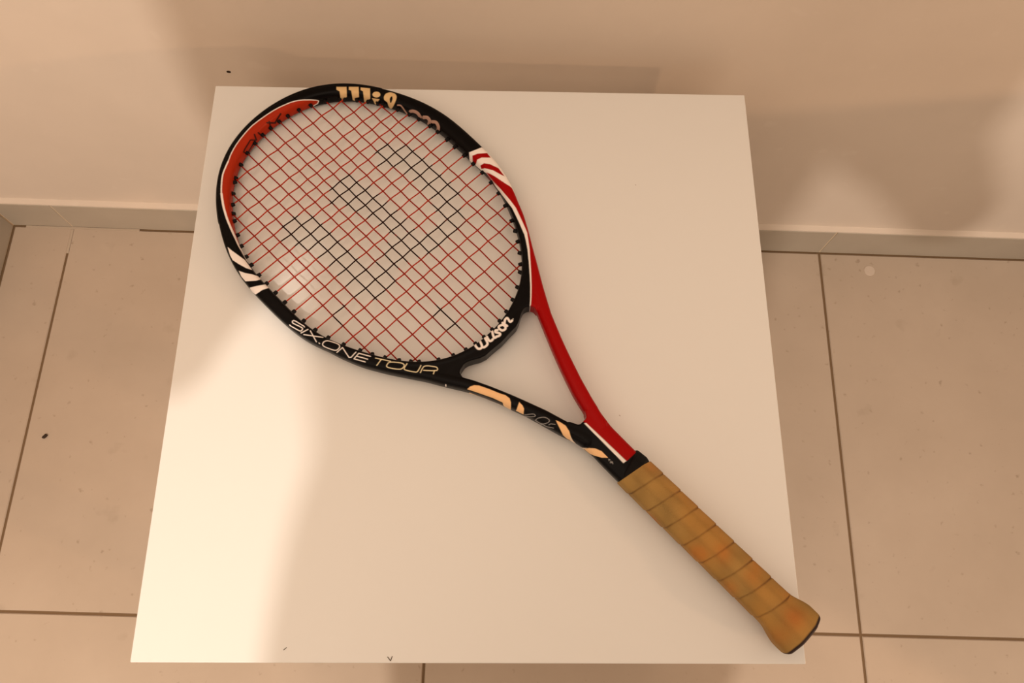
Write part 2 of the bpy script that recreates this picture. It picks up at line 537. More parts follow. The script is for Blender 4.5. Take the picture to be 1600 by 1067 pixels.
PRINTS = [
    ['f','red_bounce',0,[-0.5719,0.1559,0.8054],[[126.5,-523.0],[126.9,-524.3],[136.1,-528.7],[141.8,-530.5],[147.4,-532.2],[153.7,-532.6],[160.0,-533.0],[166.3,-532.6],[172.6,-532.1],[179.2,-531.0],[185.9,-529.8],[191.8,-528.4],[197.6,-526.9],[203.1,-524.6],[208.5,-522.4],[213.7,-519.6],[218.9,-516.9],[226.8,-511.4],[232.8,-506.0],[235.5,-503.7],[242.8,-497.2],[248.7,-488.4],[252.0,-481.9],[254.9,-473.6],[256.0,-468.6],[257.1,-463.6],[257.7,-458.4],[258.3,-453.1],[258.6,-447.4],[258.9,-441.6],[259.3,-434.7],[258.4,-425.5],[258.9,-418.0],[253.2,-418.6],[249.4,-423.0],[245.6,-427.4],[241.7,-431.8],[240.4,-436.7],[239.1,-441.7],[237.7,-446.7],[236.4,-451.7],[235.0,-456.8],[231.9,-461.7],[228.8,-466.7],[225.7,-471.7],[222.5,-476.7],[218.1,-480.8],[213.7,-484.9],[209.3,-489.1],[203.1,-492.3],[196.9,-495.5],[190.6,-498.7],[185.0,-501.2],[179.4,-503.8],[173.7,-506.3],[168.0,-508.9],[160.7,-509.6],[153.5,-510.2],[146.2,-510.9],[139.8,-513.6],[133.4,-516.3],[133.3,-521.3],[127.9,-521.7]],[-392.5,-303.1]],
    ['l','white',0.8,[-0.5843,0.1914,0.7887],[[159.0,-506.5],[158.9,-506.7],[158.7,-506.8],[158.5,-507.0],[158.7,-507.3],[159.4,-507.8],[160.6,-508.5],[162.4,-509.3],[164.4,-510.2],[166.6,-511.1],[168.8,-511.9],[170.9,-512.7],[173.1,-513.4],[175.4,-514.0],[177.8,-514.6],[180.2,-515.0],[182.6,-515.2],[185.1,-515.4],[187.7,-515.4],[190.3,-515.3],[192.8,-515.2],[195.3,-515.1],[197.8,-514.9],[200.3,-514.6],[202.8,-514.3],[205.3,-513.9],[207.9,-513.4],[210.6,-512.9],[213.3,-512.3],[215.9,-511.7],[218.4,-511.1],[220.9,-510.5],[223.2,-509.9],[225.5,-509.2],[227.8,-508.6],[230.0,-507.8],[232.2,-506.9],[234.3,-506.0],[236.4,-505.0],[238.5,-504.0],[240.6,-502.9],[242.7,-501.8],[244.8,-500.7],[246.8,-499.5],[248.8,-498.3],[250.6,-497.2],[252.3,-496.0],[253.9,-494.9],[255.4,-493.7],[256.8,-492.6],[258.2,-491.5],[259.5,-490.3],[260.8,-489.0],[262.0,-487.7],[263.1,-486.7],[263.8,-485.9]],[-397.7,-363.7]],
    ['l','white',1.2,[-0.5778,0.1097,0.8088],[[183.3,-521.3],[183.6,-521.0],[184.0,-520.8],[184.6,-520.4],[185.3,-519.9],[186.3,-519.2],[187.6,-518.3],[189.1,-517.1],[190.9,-515.9],[192.6,-514.5],[194.2,-513.1],[195.7,-511.5],[197.1,-509.8],[198.5,-508.0],[199.7,-506.3],[200.9,-504.7],[201.9,-503.2],[202.9,-501.7],[203.7,-500.4],[204.4,-499.2],[204.8,-498.4]],[-372.2,-347.5]],
    ['l','white',1.9,[-0.5495,0.0826,0.8314],[[181.2,-518.1],[181.7,-517.0],[182.5,-515.5],[183.4,-513.7],[184.3,-511.7],[185.2,-509.9],[186.0,-508.0],[186.8,-506.0],[187.5,-504.0],[188.2,-501.9],[188.9,-499.8],[189.5,-497.8],[190.1,-495.7],[190.6,-493.6],[191.1,-491.4],[191.5,-489.3],[192.0,-486.8],[192.5,-484.1],[193.0,-481.4],[193.3,-479.2],[193.6,-477.5]],[-339.7,-308.2]],
    ['l','white',1.5,[-0.5179,0.0692,0.8526],[[184.3,-492.1],[184.5,-491.2],[184.8,-489.9],[185.1,-488.4],[185.4,-486.8],[185.7,-485.0],[185.9,-483.2],[186.1,-481.1],[186.2,-478.9],[186.4,-476.9],[186.6,-475.0],[186.8,-473.3],[187.0,-471.6],[187.2,-470.1],[187.4,-468.8],[187.6,-467.9]],[-298.7,-282.2]],
    ['l','white',0.8,[-0.5652,0.2428,0.7884],[[215.5,-493.2],[216.9,-491.6],[222.4,-490.5],[225.2,-490.0]],[-392.8,-379.7]],
    ['l','dark',1.6,[-0.5812,0.1999,0.7888],[[208.0,-506.6],[216.4,-500.7]],[-392.7,-383.0]],
    ['l','dark',1.6,[-0.5825,0.1904,0.7902],[[214.0,-506.7],[206.9,-503.7]],[-394.0,-380.6]],
    ['l','dark',1.6,[-0.5821,0.188,0.7911],[[209.4,-508.2],[210.6,-502.1]],[-394.1,-380.9]],
    ['l','dark',1.6,[-0.5834,0.1659,0.795],[[205.4,-510.7],[206.1,-505.2]],[-389.2,-377.3]],
    ['l','dark',1.6,[-0.582,0.1723,0.7947],[[208.1,-508.7],[206.1,-504.1]],[-392.6,-378.0]],
    ['l','dark',1.3,[-0.5812,0.1527,0.7993],[[207.5,-507.8],[198.5,-513.4],[194.2,-511.4],[197.9,-509.0],[202.8,-505.9],[207.7,-502.8],[209.8,-505.9],[207.5,-507.8]],[-386.9,-371.0]],
    ['f','white',0,[-0.5094,0.0588,0.8585],[[184.7,-494.8],[183.6,-490.1],[181.5,-483.8],[179.0,-476.4],[179.0,-470.9],[179.0,-465.4],[182.3,-469.6],[185.6,-476.3],[188.0,-482.3],[187.3,-487.2]],[-290.0,-266.5]],
    ['f','white',0,[-0.4908,0.0538,0.8696],[[186.1,-478.1],[182.9,-473.5],[177.9,-468.4],[174.8,-464.2],[173.9,-460.5],[178.9,-462.3],[186.9,-467.0],[187.3,-472.7]],[-266.6,-248.5]],
    ['f','white',0,[-0.4754,0.05,0.8784],[[185.0,-465.4],[179.5,-463.4],[170.4,-459.4],[168.9,-457.3],[169.7,-455.3],[177.0,-457.5],[184.3,-457.4],[185.9,-461.2]],[-251.5,-235.0]],
    ['l','white',0.8,[-0.4177,0.0578,0.9068],[[182.0,-417.5],[182.0,-417.6],[182.0,-417.7],[181.9,-417.9],[182.0,-418.3],[182.2,-419.0],[182.8,-420.2],[183.5,-421.8],[184.3,-423.6],[185.0,-425.2],[185.6,-426.4],[186.1,-427.0],[186.3,-427.4],[186.6,-427.5],[186.8,-427.6],[187.0,-427.6],[187.2,-427.6],[187.5,-427.6],[187.8,-427.5],[188.0,-427.3],[188.1,-427.1],[188.3,-426.9],[188.4,-426.7],[188.4,-426.5],[188.4,-426.1],[188.1,-425.4],[187.6,-424.4],[186.8,-423.0],[185.9,-421.5],[185.1,-420.1],[184.6,-419.0],[184.2,-418.4],[184.1,-417.9],[184.0,-417.6],[184.1,-417.3],[184.2,-417.1],[184.4,-416.8],[184.8,-416.6],[185.2,-416.4],[185.6,-416.3],[185.9,-416.3],[186.2,-416.2],[186.5,-416.2],[186.7,-416.2],[187.1,-416.5],[187.5,-417.1],[188.2,-418.3],[189.0,-419.9],[189.8,-421.6],[190.6,-423.2],[191.2,-424.4],[191.5,-425.1],[191.6,-425.6],[191.6,-425.8],[191.6,-426.0],[191.6,-426.1]],[-193.8,-180.0]],
    ['l','white',0.8,[-0.4078,0.0598,0.9111],[[184.3,-414.5],[191.1,-415.1]],[-183.2,-174.2]],
    ['l','white',0.8,[-0.3973,0.0638,0.9155],[[196.0,-412.1],[191.8,-408.4],[187.6,-404.7],[183.4,-401.0]],[-176.5,-163.3]],
    ['l','white',0.8,[-0.397,0.0636,0.9156],[[189.2,-412.0],[189.7,-406.4],[190.2,-400.8]],[-175.7,-163.4]],
    ['l','white',0.8,[-0.3867,0.0633,0.92],[[190.3,-399.9],[190.1,-399.2]],[-165.7,-157.6]],
    ['l','white',0.8,[-0.3761,0.0724,0.9238],[[194.3,-393.8],[193.3,-392.9],[192.2,-391.7],[191.1,-390.4],[190.1,-389.1],[189.3,-388.1],[188.8,-387.3],[188.4,-386.6],[188.2,-386.1],[188.1,-385.5],[188.2,-385.1],[188.4,-384.6],[188.7,-384.1],[189.2,-383.7],[189.8,-383.4],[190.4,-383.2],[191.0,-383.1],[191.6,-382.9],[192.3,-383.0],[193.1,-383.2],[193.9,-383.7],[194.9,-384.6],[196.1,-386.0],[197.3,-387.5],[198.4,-388.9],[199.2,-390.1],[199.8,-391.0],[200.2,-391.7],[200.4,-392.3],[200.5,-392.8],[200.4,-393.3],[200.2,-393.8],[199.8,-394.3],[199.2,-394.7],[198.6,-394.9],[198.0,-395.1],[197.4,-395.1],[196.7,-395.0],[195.9,-394.8],[195.1,-394.4],[194.3,-393.8]],[-158.8,-145.5]],
    ['l','white',0.8,[-0.3573,0.0801,0.9305],[[205.7,-378.1],[199.2,-379.5],[199.0,-374.3],[198.7,-369.1],[197.0,-368.2],[191.1,-370.1]],[-145.2,-132.3]],
    ['l','white',0.8,[-0.3415,0.0903,0.9355],[[196.5,-355.6],[200.3,-359.2],[204.2,-362.8],[210.2,-360.4],[206.5,-356.9],[202.8,-353.4]],[-131.7,-120.5]],
    ['l','white',0.8,[-0.3417,0.0901,0.9355],[[207.1,-361.8],[203.3,-358.3],[199.6,-354.7]],[-131.5,-120.7]],
    ['l','pale',0.75,[-0.3229,0.1078,0.9403],[[216.6,-341.6],[211.2,-337.6],[205.8,-333.6]],[-118.4,-107.5]],
    ['l','pale',0.75,[-0.3238,0.1018,0.9406],[[206.2,-342.0],[212.0,-338.9]],[-118.1,-109.4]],
    ['l','pale',0.75,[-0.3079,0.114,0.9446],[[217.2,-327.7],[215.8,-327.2],[214.1,-326.4],[212.3,-325.4],[210.6,-324.5],[209.3,-323.7],[208.5,-323.0],[207.9,-322.4],[207.6,-321.9],[207.4,-321.4],[207.3,-320.9],[207.4,-320.4],[207.8,-319.9],[208.2,-319.5],[208.8,-319.2],[209.4,-318.9],[209.9,-318.7],[210.5,-318.6],[211.1,-318.6],[211.9,-318.7],[212.8,-319.0],[214.0,-319.6],[215.5,-320.4],[217.0,-321.3],[218.4,-322.2],[219.5,-323.0],[220.3,-323.6],[221.0,-324.1],[221.5,-324.6],[221.8,-325.1],[222.0,-325.5],[221.9,-326.0],[221.6,-326.4],[221.2,-326.8],[220.7,-327.2],[220.2,-327.5],[219.8,-327.7],[219.3,-327.9],[218.8,-328.0],[218.1,-328.0],[217.2,-327.7]],[-108.8,-97.5]],
    ['l','pale',0.75,[-0.2915,0.1258,0.9483],[[222.0,-311.4],[222.6,-311.0],[223.4,-310.4],[224.3,-309.7],[225.1,-309.1],[225.6,-308.5],[225.8,-308.1],[226.0,-307.7],[225.9,-307.4],[225.7,-307.0],[225.1,-306.5],[224.1,-305.7],[222.7,-304.8],[221.1,-303.8],[219.6,-302.9],[218.4,-302.3],[217.6,-301.9],[217.1,-301.7],[216.6,-301.6],[216.2,-301.6],[215.6,-301.9],[214.7,-302.4],[213.7,-303.3],[212.6,-304.2],[211.7,-305.1],[211.1,-305.7]],[-99.1,-87.8]],
    ['l','pale',0.75,[-0.2755,0.144,0.9505],[[236.3,-284.7],[235.7,-285.4],[234.8,-286.5],[233.7,-287.7],[232.5,-288.7],[231.2,-289.2],[229.7,-289.0],[227.9,-288.5],[226.0,-287.7],[224.3,-286.9],[223.0,-286.3],[222.2,-285.9],[221.6,-285.5],[221.2,-285.2],[221.0,-284.8],[220.9,-284.5],[220.9,-284.0],[220.9,-283.5],[221.1,-283.0],[221.7,-282.6],[222.6,-282.6],[224.3,-283.0],[226.7,-283.7],[229.2,-284.5],[231.5,-285.3],[233.1,-285.9]],[-89.6,-79.5]],
    ['l','pale',0.75,[-0.2696,0.1441,0.9521],[[226.6,-281.5],[228.3,-278.9]],[-85.5,-76.4]],
    ['l','white',0.9,[-0.2479,0.1438,0.9581],[[229.9,-260.8],[230.1,-259.5]],[-80.1,-68.9]],  # small glint on the frame edge, painted as a white stroke
    ['l','white',2.0,[-0.2527,0.2074,0.9451],[[241.9,-252.4],[241.8,-252.1],[241.6,-251.7],[241.5,-251.3],[241.3,-250.8],[241.0,-250.4],[240.7,-250.0],[240.4,-249.6],[240.1,-249.2],[239.7,-248.8],[239.3,-248.6],[238.9,-248.5],[238.5,-248.4],[238.1,-248.4],[237.7,-248.5],[237.4,-248.6],[237.0,-248.8],[236.6,-249.0],[236.3,-249.3],[236.0,-249.6],[235.8,-250.0],[235.8,-250.4],[235.8,-250.8],[235.9,-251.2],[236.0,-251.7],[236.1,-252.2],[236.3,-252.7],[236.5,-253.3],[236.7,-253.9],[236.9,-254.4],[237.1,-254.8]],[-83.4,-73.2]],
    ['l','white',2.0,[-0.2492,0.2149,0.9443],[[242.1,-244.1],[241.9,-244.1],[241.6,-244.0],[241.3,-243.9],[240.9,-243.8],[240.5,-243.8],[240.1,-243.9],[239.7,-244.1],[239.3,-244.3],[238.9,-244.5],[238.5,-244.8],[238.2,-245.1],[237.8,-245.4],[237.5,-245.8],[237.2,-246.2],[237.0,-246.6],[237.0,-247.1],[237.1,-247.7],[237.3,-248.3],[237.5,-248.9],[237.7,-249.4],[238.0,-250.0],[238.3,-250.6],[238.6,-251.2],[238.9,-251.7],[239.0,-252.0]],[-82.9,-72.3]],
    ['l','white',2.0,[-0.2487,0.2227,0.9426],[[242.1,-248.4],[241.9,-247.9],[241.6,-247.3],[241.2,-246.6],[240.9,-245.9],[240.5,-245.4],[240.3,-245.1],[240.1,-244.8],[239.9,-244.6],[239.7,-244.5],[239.4,-244.4],[239.2,-244.4],[238.9,-244.5],[238.5,-244.6],[238.2,-244.8],[238.0,-245.0],[237.7,-245.2],[237.5,-245.4],[237.3,-245.6],[237.1,-245.9],[236.9,-246.0]],[-82.9,-73.9]],
    ['l','white',2.0,[-0.2492,0.2296,0.9408],[[241.8,-250.3],[241.6,-250.1],[241.5,-250.0],[241.3,-249.8],[241.1,-249.5],[240.9,-249.1],[240.7,-248.4],[240.6,-247.6],[240.4,-246.8],[240.2,-246.0],[240.0,-245.3],[239.8,-244.8],[239.7,-244.4],[239.5,-244.1],[239.3,-243.8],[239.1,-243.7],[238.8,-243.6],[238.5,-243.7],[238.2,-243.9],[237.9,-244.0],[237.7,-244.1]],[-85.5,-75.0]],
    ['l','white',2.0,[-0.2477,0.2351,0.9399],[[240.0,-247.0],[240.3,-246.9],[240.7,-246.9],[241.2,-246.9],[241.6,-246.8],[241.9,-246.7],[242.0,-246.4],[242.1,-246.1],[242.1,-245.7],[241.9,-245.4],[241.6,-245.1],[241.2,-244.9],[240.5,-244.8],[239.7,-244.6],[239.0,-244.5],[238.5,-244.3],[238.1,-244.1],[237.9,-243.9],[237.7,-243.6],[237.6,-243.3],[237.6,-243.0],[237.8,-242.7],[238.0,-242.4],[238.4,-242.1],[238.7,-241.8],[239.1,-241.6],[239.5,-241.5],[239.9,-241.4],[240.3,-241.3],[240.7,-241.2],[241.0,-241.2]],[-84.5,-74.9]],
    ['l','white',2.0,[-0.2489,0.2437,0.9374],[[242.0,-246.8],[241.6,-247.0],[241.0,-247.2],[240.4,-247.5],[239.7,-247.6],[239.2,-247.6],[238.7,-247.5],[238.1,-247.1],[237.6,-246.7],[237.2,-246.3],[236.9,-245.8],[236.8,-245.4],[236.7,-244.9],[236.8,-244.5],[236.9,-244.0],[237.2,-243.7],[237.5,-243.3],[238.1,-243.0],[238.7,-242.8],[239.3,-242.6],[239.8,-242.6],[240.4,-242.7],[240.9,-243.0],[241.4,-243.3],[241.9,-243.7],[242.3,-244.0],[242.5,-244.4],[242.7,-244.8],[242.8,-245.1],[242.9,-245.5],[242.9,-245.8],[242.8,-246.1],[242.7,-246.3],[242.6,-246.4],[242.3,-246.6],[242.0,-246.8]],[-86.9,-77.4]],
    ['l','white',2.0,[-0.2492,0.249,0.9359],[[242.1,-246.8],[241.9,-246.7],[241.5,-246.5],[241.2,-246.2],[240.8,-246.0],[240.3,-245.7],[239.9,-245.4],[239.3,-245.0],[238.8,-244.6],[238.3,-244.3],[238.0,-244.0]],[-87.6,-79.1]],
    ['l','white',2.0,[-0.25,0.2552,0.934],[[243.0,-244.3],[243.0,-244.6],[243.0,-245.1],[242.9,-245.6],[242.9,-246.2],[242.7,-246.6],[242.5,-247.1],[242.2,-247.5],[241.8,-247.9],[241.4,-248.3],[241.1,-248.4],[240.8,-248.4],[240.6,-248.3],[240.4,-248.1],[240.1,-247.8],[239.8,-247.4],[239.5,-247.0],[239.2,-246.4],[238.8,-245.8],[238.4,-245.3],[238.1,-245.0],[237.7,-245.0],[237.3,-245.3],[236.9,-245.6],[236.6,-246.0],[236.3,-246.2]],[-89.7,-80.2]],
    ['l','white',0.7,[-0.2462,0.261,0.9334],[[240.4,-243.5],[240.3,-243.2]],[-88.8,-80.7]],
    ['f','gold2',0,[-0.5547,0.2765,0.7848],[[228.8,-489.9],[219.2,-487.5],[221.8,-478.2],[224.1,-477.2],[224.4,-473.4],[229.0,-474.5],[227.1,-485.0],[229.7,-487.3]],[-380.2,-368.7]],
    ['f','gold2',0,[-0.545,0.2859,0.7882],[[229.6,-485.4],[220.2,-483.2],[222.6,-473.5],[226.3,-473.7],[227.6,-470.8],[229.4,-472.2],[228.3,-481.3],[230.4,-482.6]],[-376.0,-361.2]],
    ['f','gold2',0,[-0.5366,0.2963,0.7901],[[231.2,-479.5],[222.4,-476.7],[224.8,-466.9],[227.6,-466.3],[229.3,-463.4],[231.4,-465.4],[229.9,-475.4],[231.9,-477.1]],[-368.9,-353.7]],
    ['f','gold2',0,[-0.5251,0.3019,0.7957],[[233.2,-467.4],[225.9,-464.8],[227.7,-463.2],[230.0,-459.3],[231.5,-460.2],[232.2,-464.1]],[-356.1,-342.7]],
    ['f','gold2',0,[-0.515,0.315,0.7972],[[236.7,-462.1],[236.3,-462.7],[235.9,-463.3],[235.3,-463.9],[234.7,-464.4],[234.0,-464.8],[233.2,-465.0],[232.3,-465.2],[231.4,-465.3],[230.4,-465.3],[229.4,-465.2],[228.5,-464.9],[227.5,-464.5],[226.6,-464.0],[225.7,-463.4],[225.1,-462.8],[224.7,-462.2],[224.4,-461.5],[224.3,-460.8],[224.3,-460.0],[224.5,-459.2],[225.0,-458.1],[225.6,-457.0],[226.4,-455.8],[227.2,-454.6],[228.0,-453.5],[228.8,-452.5],[229.7,-451.4],[230.6,-450.4],[231.5,-449.7],[232.2,-449.3],[232.7,-449.5],[233.2,-449.9],[233.6,-450.6],[233.9,-451.4],[234.2,-452.2],[234.3,-453.0],[234.4,-453.8],[234.4,-454.7],[234.5,-455.5],[234.7,-456.3],[235.1,-456.9],[235.6,-457.4],[236.2,-458.0],[236.6,-458.5],[237.0,-459.0],[237.1,-459.6],[237.1,-460.2],[237.1,-460.9],[236.9,-461.5]],[-351.8,-331.5]],
    ['f','gold2',0,[-0.528,0.3061,0.7921],[[226.1,-466.3],[226.6,-465.3],[227.7,-464.6],[229.1,-464.2],[230.7,-464.3],[232.1,-464.8],[233.2,-465.7],[233.8,-466.7],[233.9,-467.8],[233.3,-468.8],[232.2,-469.6],[230.8,-469.9],[229.3,-469.8],[227.8,-469.3],[226.7,-468.5],[226.1,-467.4]],[-355.0,-344.2]],
    ['f','black',0,[-0.514,0.316,0.7975],[[232.6,-459.3],[232.2,-459.8],[231.6,-460.3],[231.0,-460.8],[230.5,-461.0],[230.1,-461.1],[229.9,-460.8],[229.8,-460.2],[229.8,-459.5],[229.9,-458.8],[230.1,-458.1],[230.5,-457.4],[231.0,-456.6],[231.6,-455.8],[232.1,-455.1],[232.6,-454.8],[232.8,-454.8],[233.0,-455.1],[233.1,-455.6],[233.1,-456.2],[233.1,-456.7],[233.1,-457.2],[233.1,-457.7],[233.0,-458.3],[232.9,-458.8]],[-342.1,-332.2]],
    ['l','taupe',1.3,[-0.5005,0.3204,0.8043],[[236.5,-452.0],[236.1,-451.9],[235.6,-451.9],[235.0,-451.8],[234.3,-451.6],[233.8,-451.3],[233.4,-450.9],[233.1,-450.5],[232.7,-450.0],[232.4,-449.3],[231.9,-448.5],[231.4,-447.3],[230.7,-445.9],[230.0,-444.4],[229.3,-443.0],[228.9,-442.1]],[-334.8,-321.9]],
    ['l','taupe',3.0,[-0.4866,0.3292,0.8092],[[239.1,-441.9],[238.7,-441.9],[238.1,-442.0],[237.3,-442.0],[236.6,-441.9],[235.9,-441.7],[235.2,-441.4],[234.4,-441.0],[233.6,-440.5],[232.9,-439.9],[232.3,-439.3],[231.7,-438.5],[231.2,-437.5],[230.8,-436.5],[230.4,-435.7],[230.2,-435.1]],[-320.0,-307.4]],
    ['l','taupe',3.0,[-0.4725,0.3356,0.8149],[[239.1,-432.9],[238.6,-432.9],[237.8,-432.9],[237.0,-432.9],[236.2,-432.8],[235.5,-432.5],[235.0,-432.0],[234.5,-431.3],[234.1,-430.6],[233.8,-429.8],[233.6,-429.2],[233.7,-428.5],[234.0,-427.9],[234.3,-427.2],[234.6,-426.7],[234.9,-426.3]],[-306.8,-294.4]],
    ['l','taupe',3.0,[-0.4725,0.3356,0.8149],[[238.9,-433.3],[238.4,-433.2],[237.7,-433.1],[237.0,-433.0],[236.2,-432.8],[235.6,-432.5],[235.1,-432.0],[234.6,-431.3],[234.2,-430.6],[233.8,-429.8],[233.7,-429.1],[233.8,-428.5],[234.0,-427.8],[234.4,-427.1],[234.7,-426.6],[234.9,-426.2]],[-307.0,-294.4]],
    ['l','taupe',3.0,[-0.4619,0.3399,0.8192],[[239.8,-426.8],[239.3,-426.7],[238.6,-426.6],[237.7,-426.5],[236.9,-426.2],[236.3,-425.8],[235.8,-425.2],[235.4,-424.4],[235.0,-423.5],[234.8,-422.6],[234.6,-421.8],[234.6,-420.9],[234.8,-420.0],[235.0,-419.1],[235.2,-418.4],[235.4,-417.8]],[-296.2,-283.9]],
    ['f','white',0,[-0.3947,0.3532,0.8482],[[252.5,-388.9],[246.2,-391.1],[239.8,-393.4],[235.3,-390.4],[230.0,-386.7],[224.6,-383.0],[221.9,-378.1],[219.2,-373.2],[216.5,-368.4],[213.9,-363.5],[222.0,-360.1],[227.0,-363.1],[232.0,-366.0],[237.0,-368.9],[241.3,-371.3],[246.2,-375.7],[249.7,-378.9],[252.4,-380.7]],[-244.3,-210.6]],
    ['f','red',0,[-0.4034,0.3556,0.8431],[[246.0,-385.0],[240.8,-386.7],[231.5,-387.0],[228.0,-382.4],[237.0,-382.8],[241.4,-381.0],[242.8,-376.8],[246.1,-378.9]],[-246.7,-229.8]],
    ['f','red',0,[-0.3858,0.358,0.8503],[[249.9,-373.0],[246.2,-375.2],[240.7,-374.4],[232.3,-370.4],[226.4,-362.4],[230.1,-364.1],[237.8,-368.4],[245.1,-370.3],[248.9,-369.8]],[-230.7,-210.9]],
    ['f','white',0,[-0.3519,0.35,0.8681],[[261.1,-370.4],[252.4,-368.1],[244.6,-364.0],[240.7,-362.1],[234.8,-358.0],[229.0,-353.9],[226.4,-348.9],[223.8,-343.8],[221.2,-338.8],[220.1,-332.8],[218.9,-326.8],[217.9,-320.9],[216.9,-315.0],[215.9,-309.1],[214.0,-309.1],[218.3,-308.6],[222.2,-309.2],[224.5,-314.3],[226.8,-319.4],[230.1,-326.0],[233.5,-332.7],[238.2,-338.4],[242.8,-344.3],[246.4,-348.8],[250.0,-353.4],[252.4,-357.5],[258.7,-365.6]],[-209.2,-162.7]],
    ['f','white',0,None,[[408.8,-95.2],[404.3,-93.1],[398.0,-88.5],[390.0,-82.3],[385.0,-77.8],[380.1,-73.5],[375.3,-69.2],[370.5,-64.9],[362.3,-57.1],[355.1,-49.7],[350.4,-44.4],[349.6,-42.9],[350.1,-42.4],[351.1,-43.7],[355.9,-48.9],[363.2,-56.2],[371.5,-63.8],[376.4,-68.1],[381.3,-72.4],[386.3,-76.5],[391.4,-80.8],[399.7,-86.6],[406.2,-90.7],[410.8,-92.9]]],
    ['f','red',0,None,[[480.1,-112.3],[468.9,-113.7],[462.4,-114.4],[456.1,-115.3],[449.0,-117.0],[438.5,-113.3],[440.4,-118.9],[434.8,-115.9],[429.2,-113.0],[423.6,-110.0],[418.1,-107.1],[410.3,-102.8],[402.6,-98.5],[396.6,-95.1],[390.6,-91.6],[384.8,-88.1],[379.0,-84.5],[373.3,-81.0],[368.2,-78.0],[363.2,-75.0],[358.2,-72.1],[353.2,-69.1],[347.1,-65.5],[341.1,-61.9],[335.1,-58.3],[329.1,-54.7],[323.0,-52.0],[317.0,-49.3],[311.0,-46.7],[305.0,-44.0],[299.1,-41.6],[293.3,-39.1],[287.5,-36.7],[282.5,-34.8],[277.4,-32.9],[272.4,-30.9],[267.5,-29.0],[262.4,-27.4],[257.4,-25.9],[252.4,-24.3],[247.4,-22.7],[242.3,-21.6],[237.2,-20.5],[232.1,-19.5],[225.4,-18.1],[218.8,-16.7],[211.6,-16.3],[204.5,-16.0],[197.4,-16.0],[190.4,-16.0],[187.3,-16.0],[190.6,-13.3],[190.8,-6.4],[191.0,-0.5],[196.2,-0.5],[201.4,-0.5],[206.6,-0.5],[211.8,-0.4],[217.0,-0.3],[222.3,-0.2],[227.5,-0.2],[232.8,-0.1],[238.1,-0.0],[240.7,1.0],[243.7,0.7],[248.9,-2.3],[255.6,-3.6],[260.6,-4.7],[265.5,-5.8],[270.8,-8.0],[276.0,-10.2],[282.9,-12.4],[289.9,-14.6],[295.3,-16.9],[300.9,-19.3],[306.4,-21.7],[312.4,-24.2],[318.4,-26.7],[324.5,-29.3],[330.4,-31.6],[336.4,-33.9],[343.9,-37.7],[349.6,-42.9],[350.4,-44.4],[355.1,-49.7],[362.3,-57.1],[370.5,-64.9],[375.3,-69.2],[380.1,-73.5],[385.0,-77.8],[390.0,-82.3],[398.0,-88.5],[404.3,-93.1],[408.8,-95.2],[415.7,-98.0],[422.9,-100.9],[430.2,-103.8],[436.2,-105.0],[442.4,-106.2],[449.1,-107.3],[455.9,-108.6],[469.2,-110.7]]],
    ['f','white',0,[-0.0573,0.2373,0.9697],[[233.1,-55.1],[231.5,-56.4],[226.3,-55.2],[221.2,-54.1],[216.1,-52.9],[211.0,-51.8],[206.0,-50.6],[200.9,-49.5],[195.9,-48.4],[190.9,-47.2],[185.9,-46.1],[187.2,-43.3],[192.2,-44.6],[197.3,-45.9],[202.3,-47.2],[207.4,-48.5],[212.5,-49.8],[217.7,-51.1],[222.8,-52.4],[228.0,-53.8]],[-9.1,2.8]],
    ['f','gold',0,[-0.2019,0.1766,0.9633],[[258.8,-209.8],[255.8,-212.1],[252.2,-213.0],[248.0,-212.4],[239.0,-208.7],[230.8,-204.8],[225.3,-202.7],[222.0,-199.8],[221.1,-196.2],[221.3,-189.1],[226.6,-192.0],[227.8,-194.4],[228.1,-196.4],[236.6,-200.9],[241.5,-202.9],[246.3,-204.9],[253.2,-207.7]],[-57.2,-41.8]],
    ['f','gold',0,[-0.164,0.1942,0.9672],[[241.6,-163.6],[238.6,-161.0],[236.9,-158.1],[237.0,-150.4],[244.5,-153.5],[243.1,-157.5]],[-38.8,-28.8]],
    ['f','gold',0,[-0.1045,0.2122,0.9716],[[239.4,-98.0],[235.5,-97.7],[229.9,-96.3],[225.5,-92.8],[223.0,-89.2],[222.0,-85.5],[225.7,-86.1],[229.3,-87.8],[233.6,-92.2],[236.9,-95.4]],[-25.7,-9.7]],
    ['f','gold',0,[-0.0543,0.2224,0.9735],[[222.2,-36.2],[218.6,-39.6],[213.8,-42.1],[207.9,-42.9],[200.4,-41.0],[205.2,-38.2],[212.0,-36.3],[218.5,-35.3]],[-9.3,2.9]],
    ['f','cream',0,[-0.0825,0.2127,0.9736],[[230.2,-70.0],[226.8,-67.3],[222.2,-65.3],[216.7,-64.8],[212.9,-66.4],[215.5,-63.6],[216.9,-61.6],[223.5,-63.2],[229.0,-66.4]],[-20.9,-5.1]],
    ['l','gold',0.7,[-0.2206,0.1591,0.9623],[[235.8,-228.4],[230.8,-225.6],[225.8,-222.8],[221.1,-220.2],[216.5,-217.5],[208.6,-213.0]],[-71.1,-63.1]],
    ['l','grey',0.45,[-0.1466,0.1959,0.9696],[[244.6,-139.5],[243.4,-139.8],[241.8,-140.3],[239.9,-140.8],[238.3,-141.2],[237.0,-141.3],[236.3,-141.2],[235.7,-140.8],[235.4,-140.3],[235.4,-139.8],[235.9,-139.4],[237.1,-139.1],[239.0,-138.7],[241.1,-138.4],[243.1,-138.1],[244.3,-138.0]],[-39.9,-23.0]],
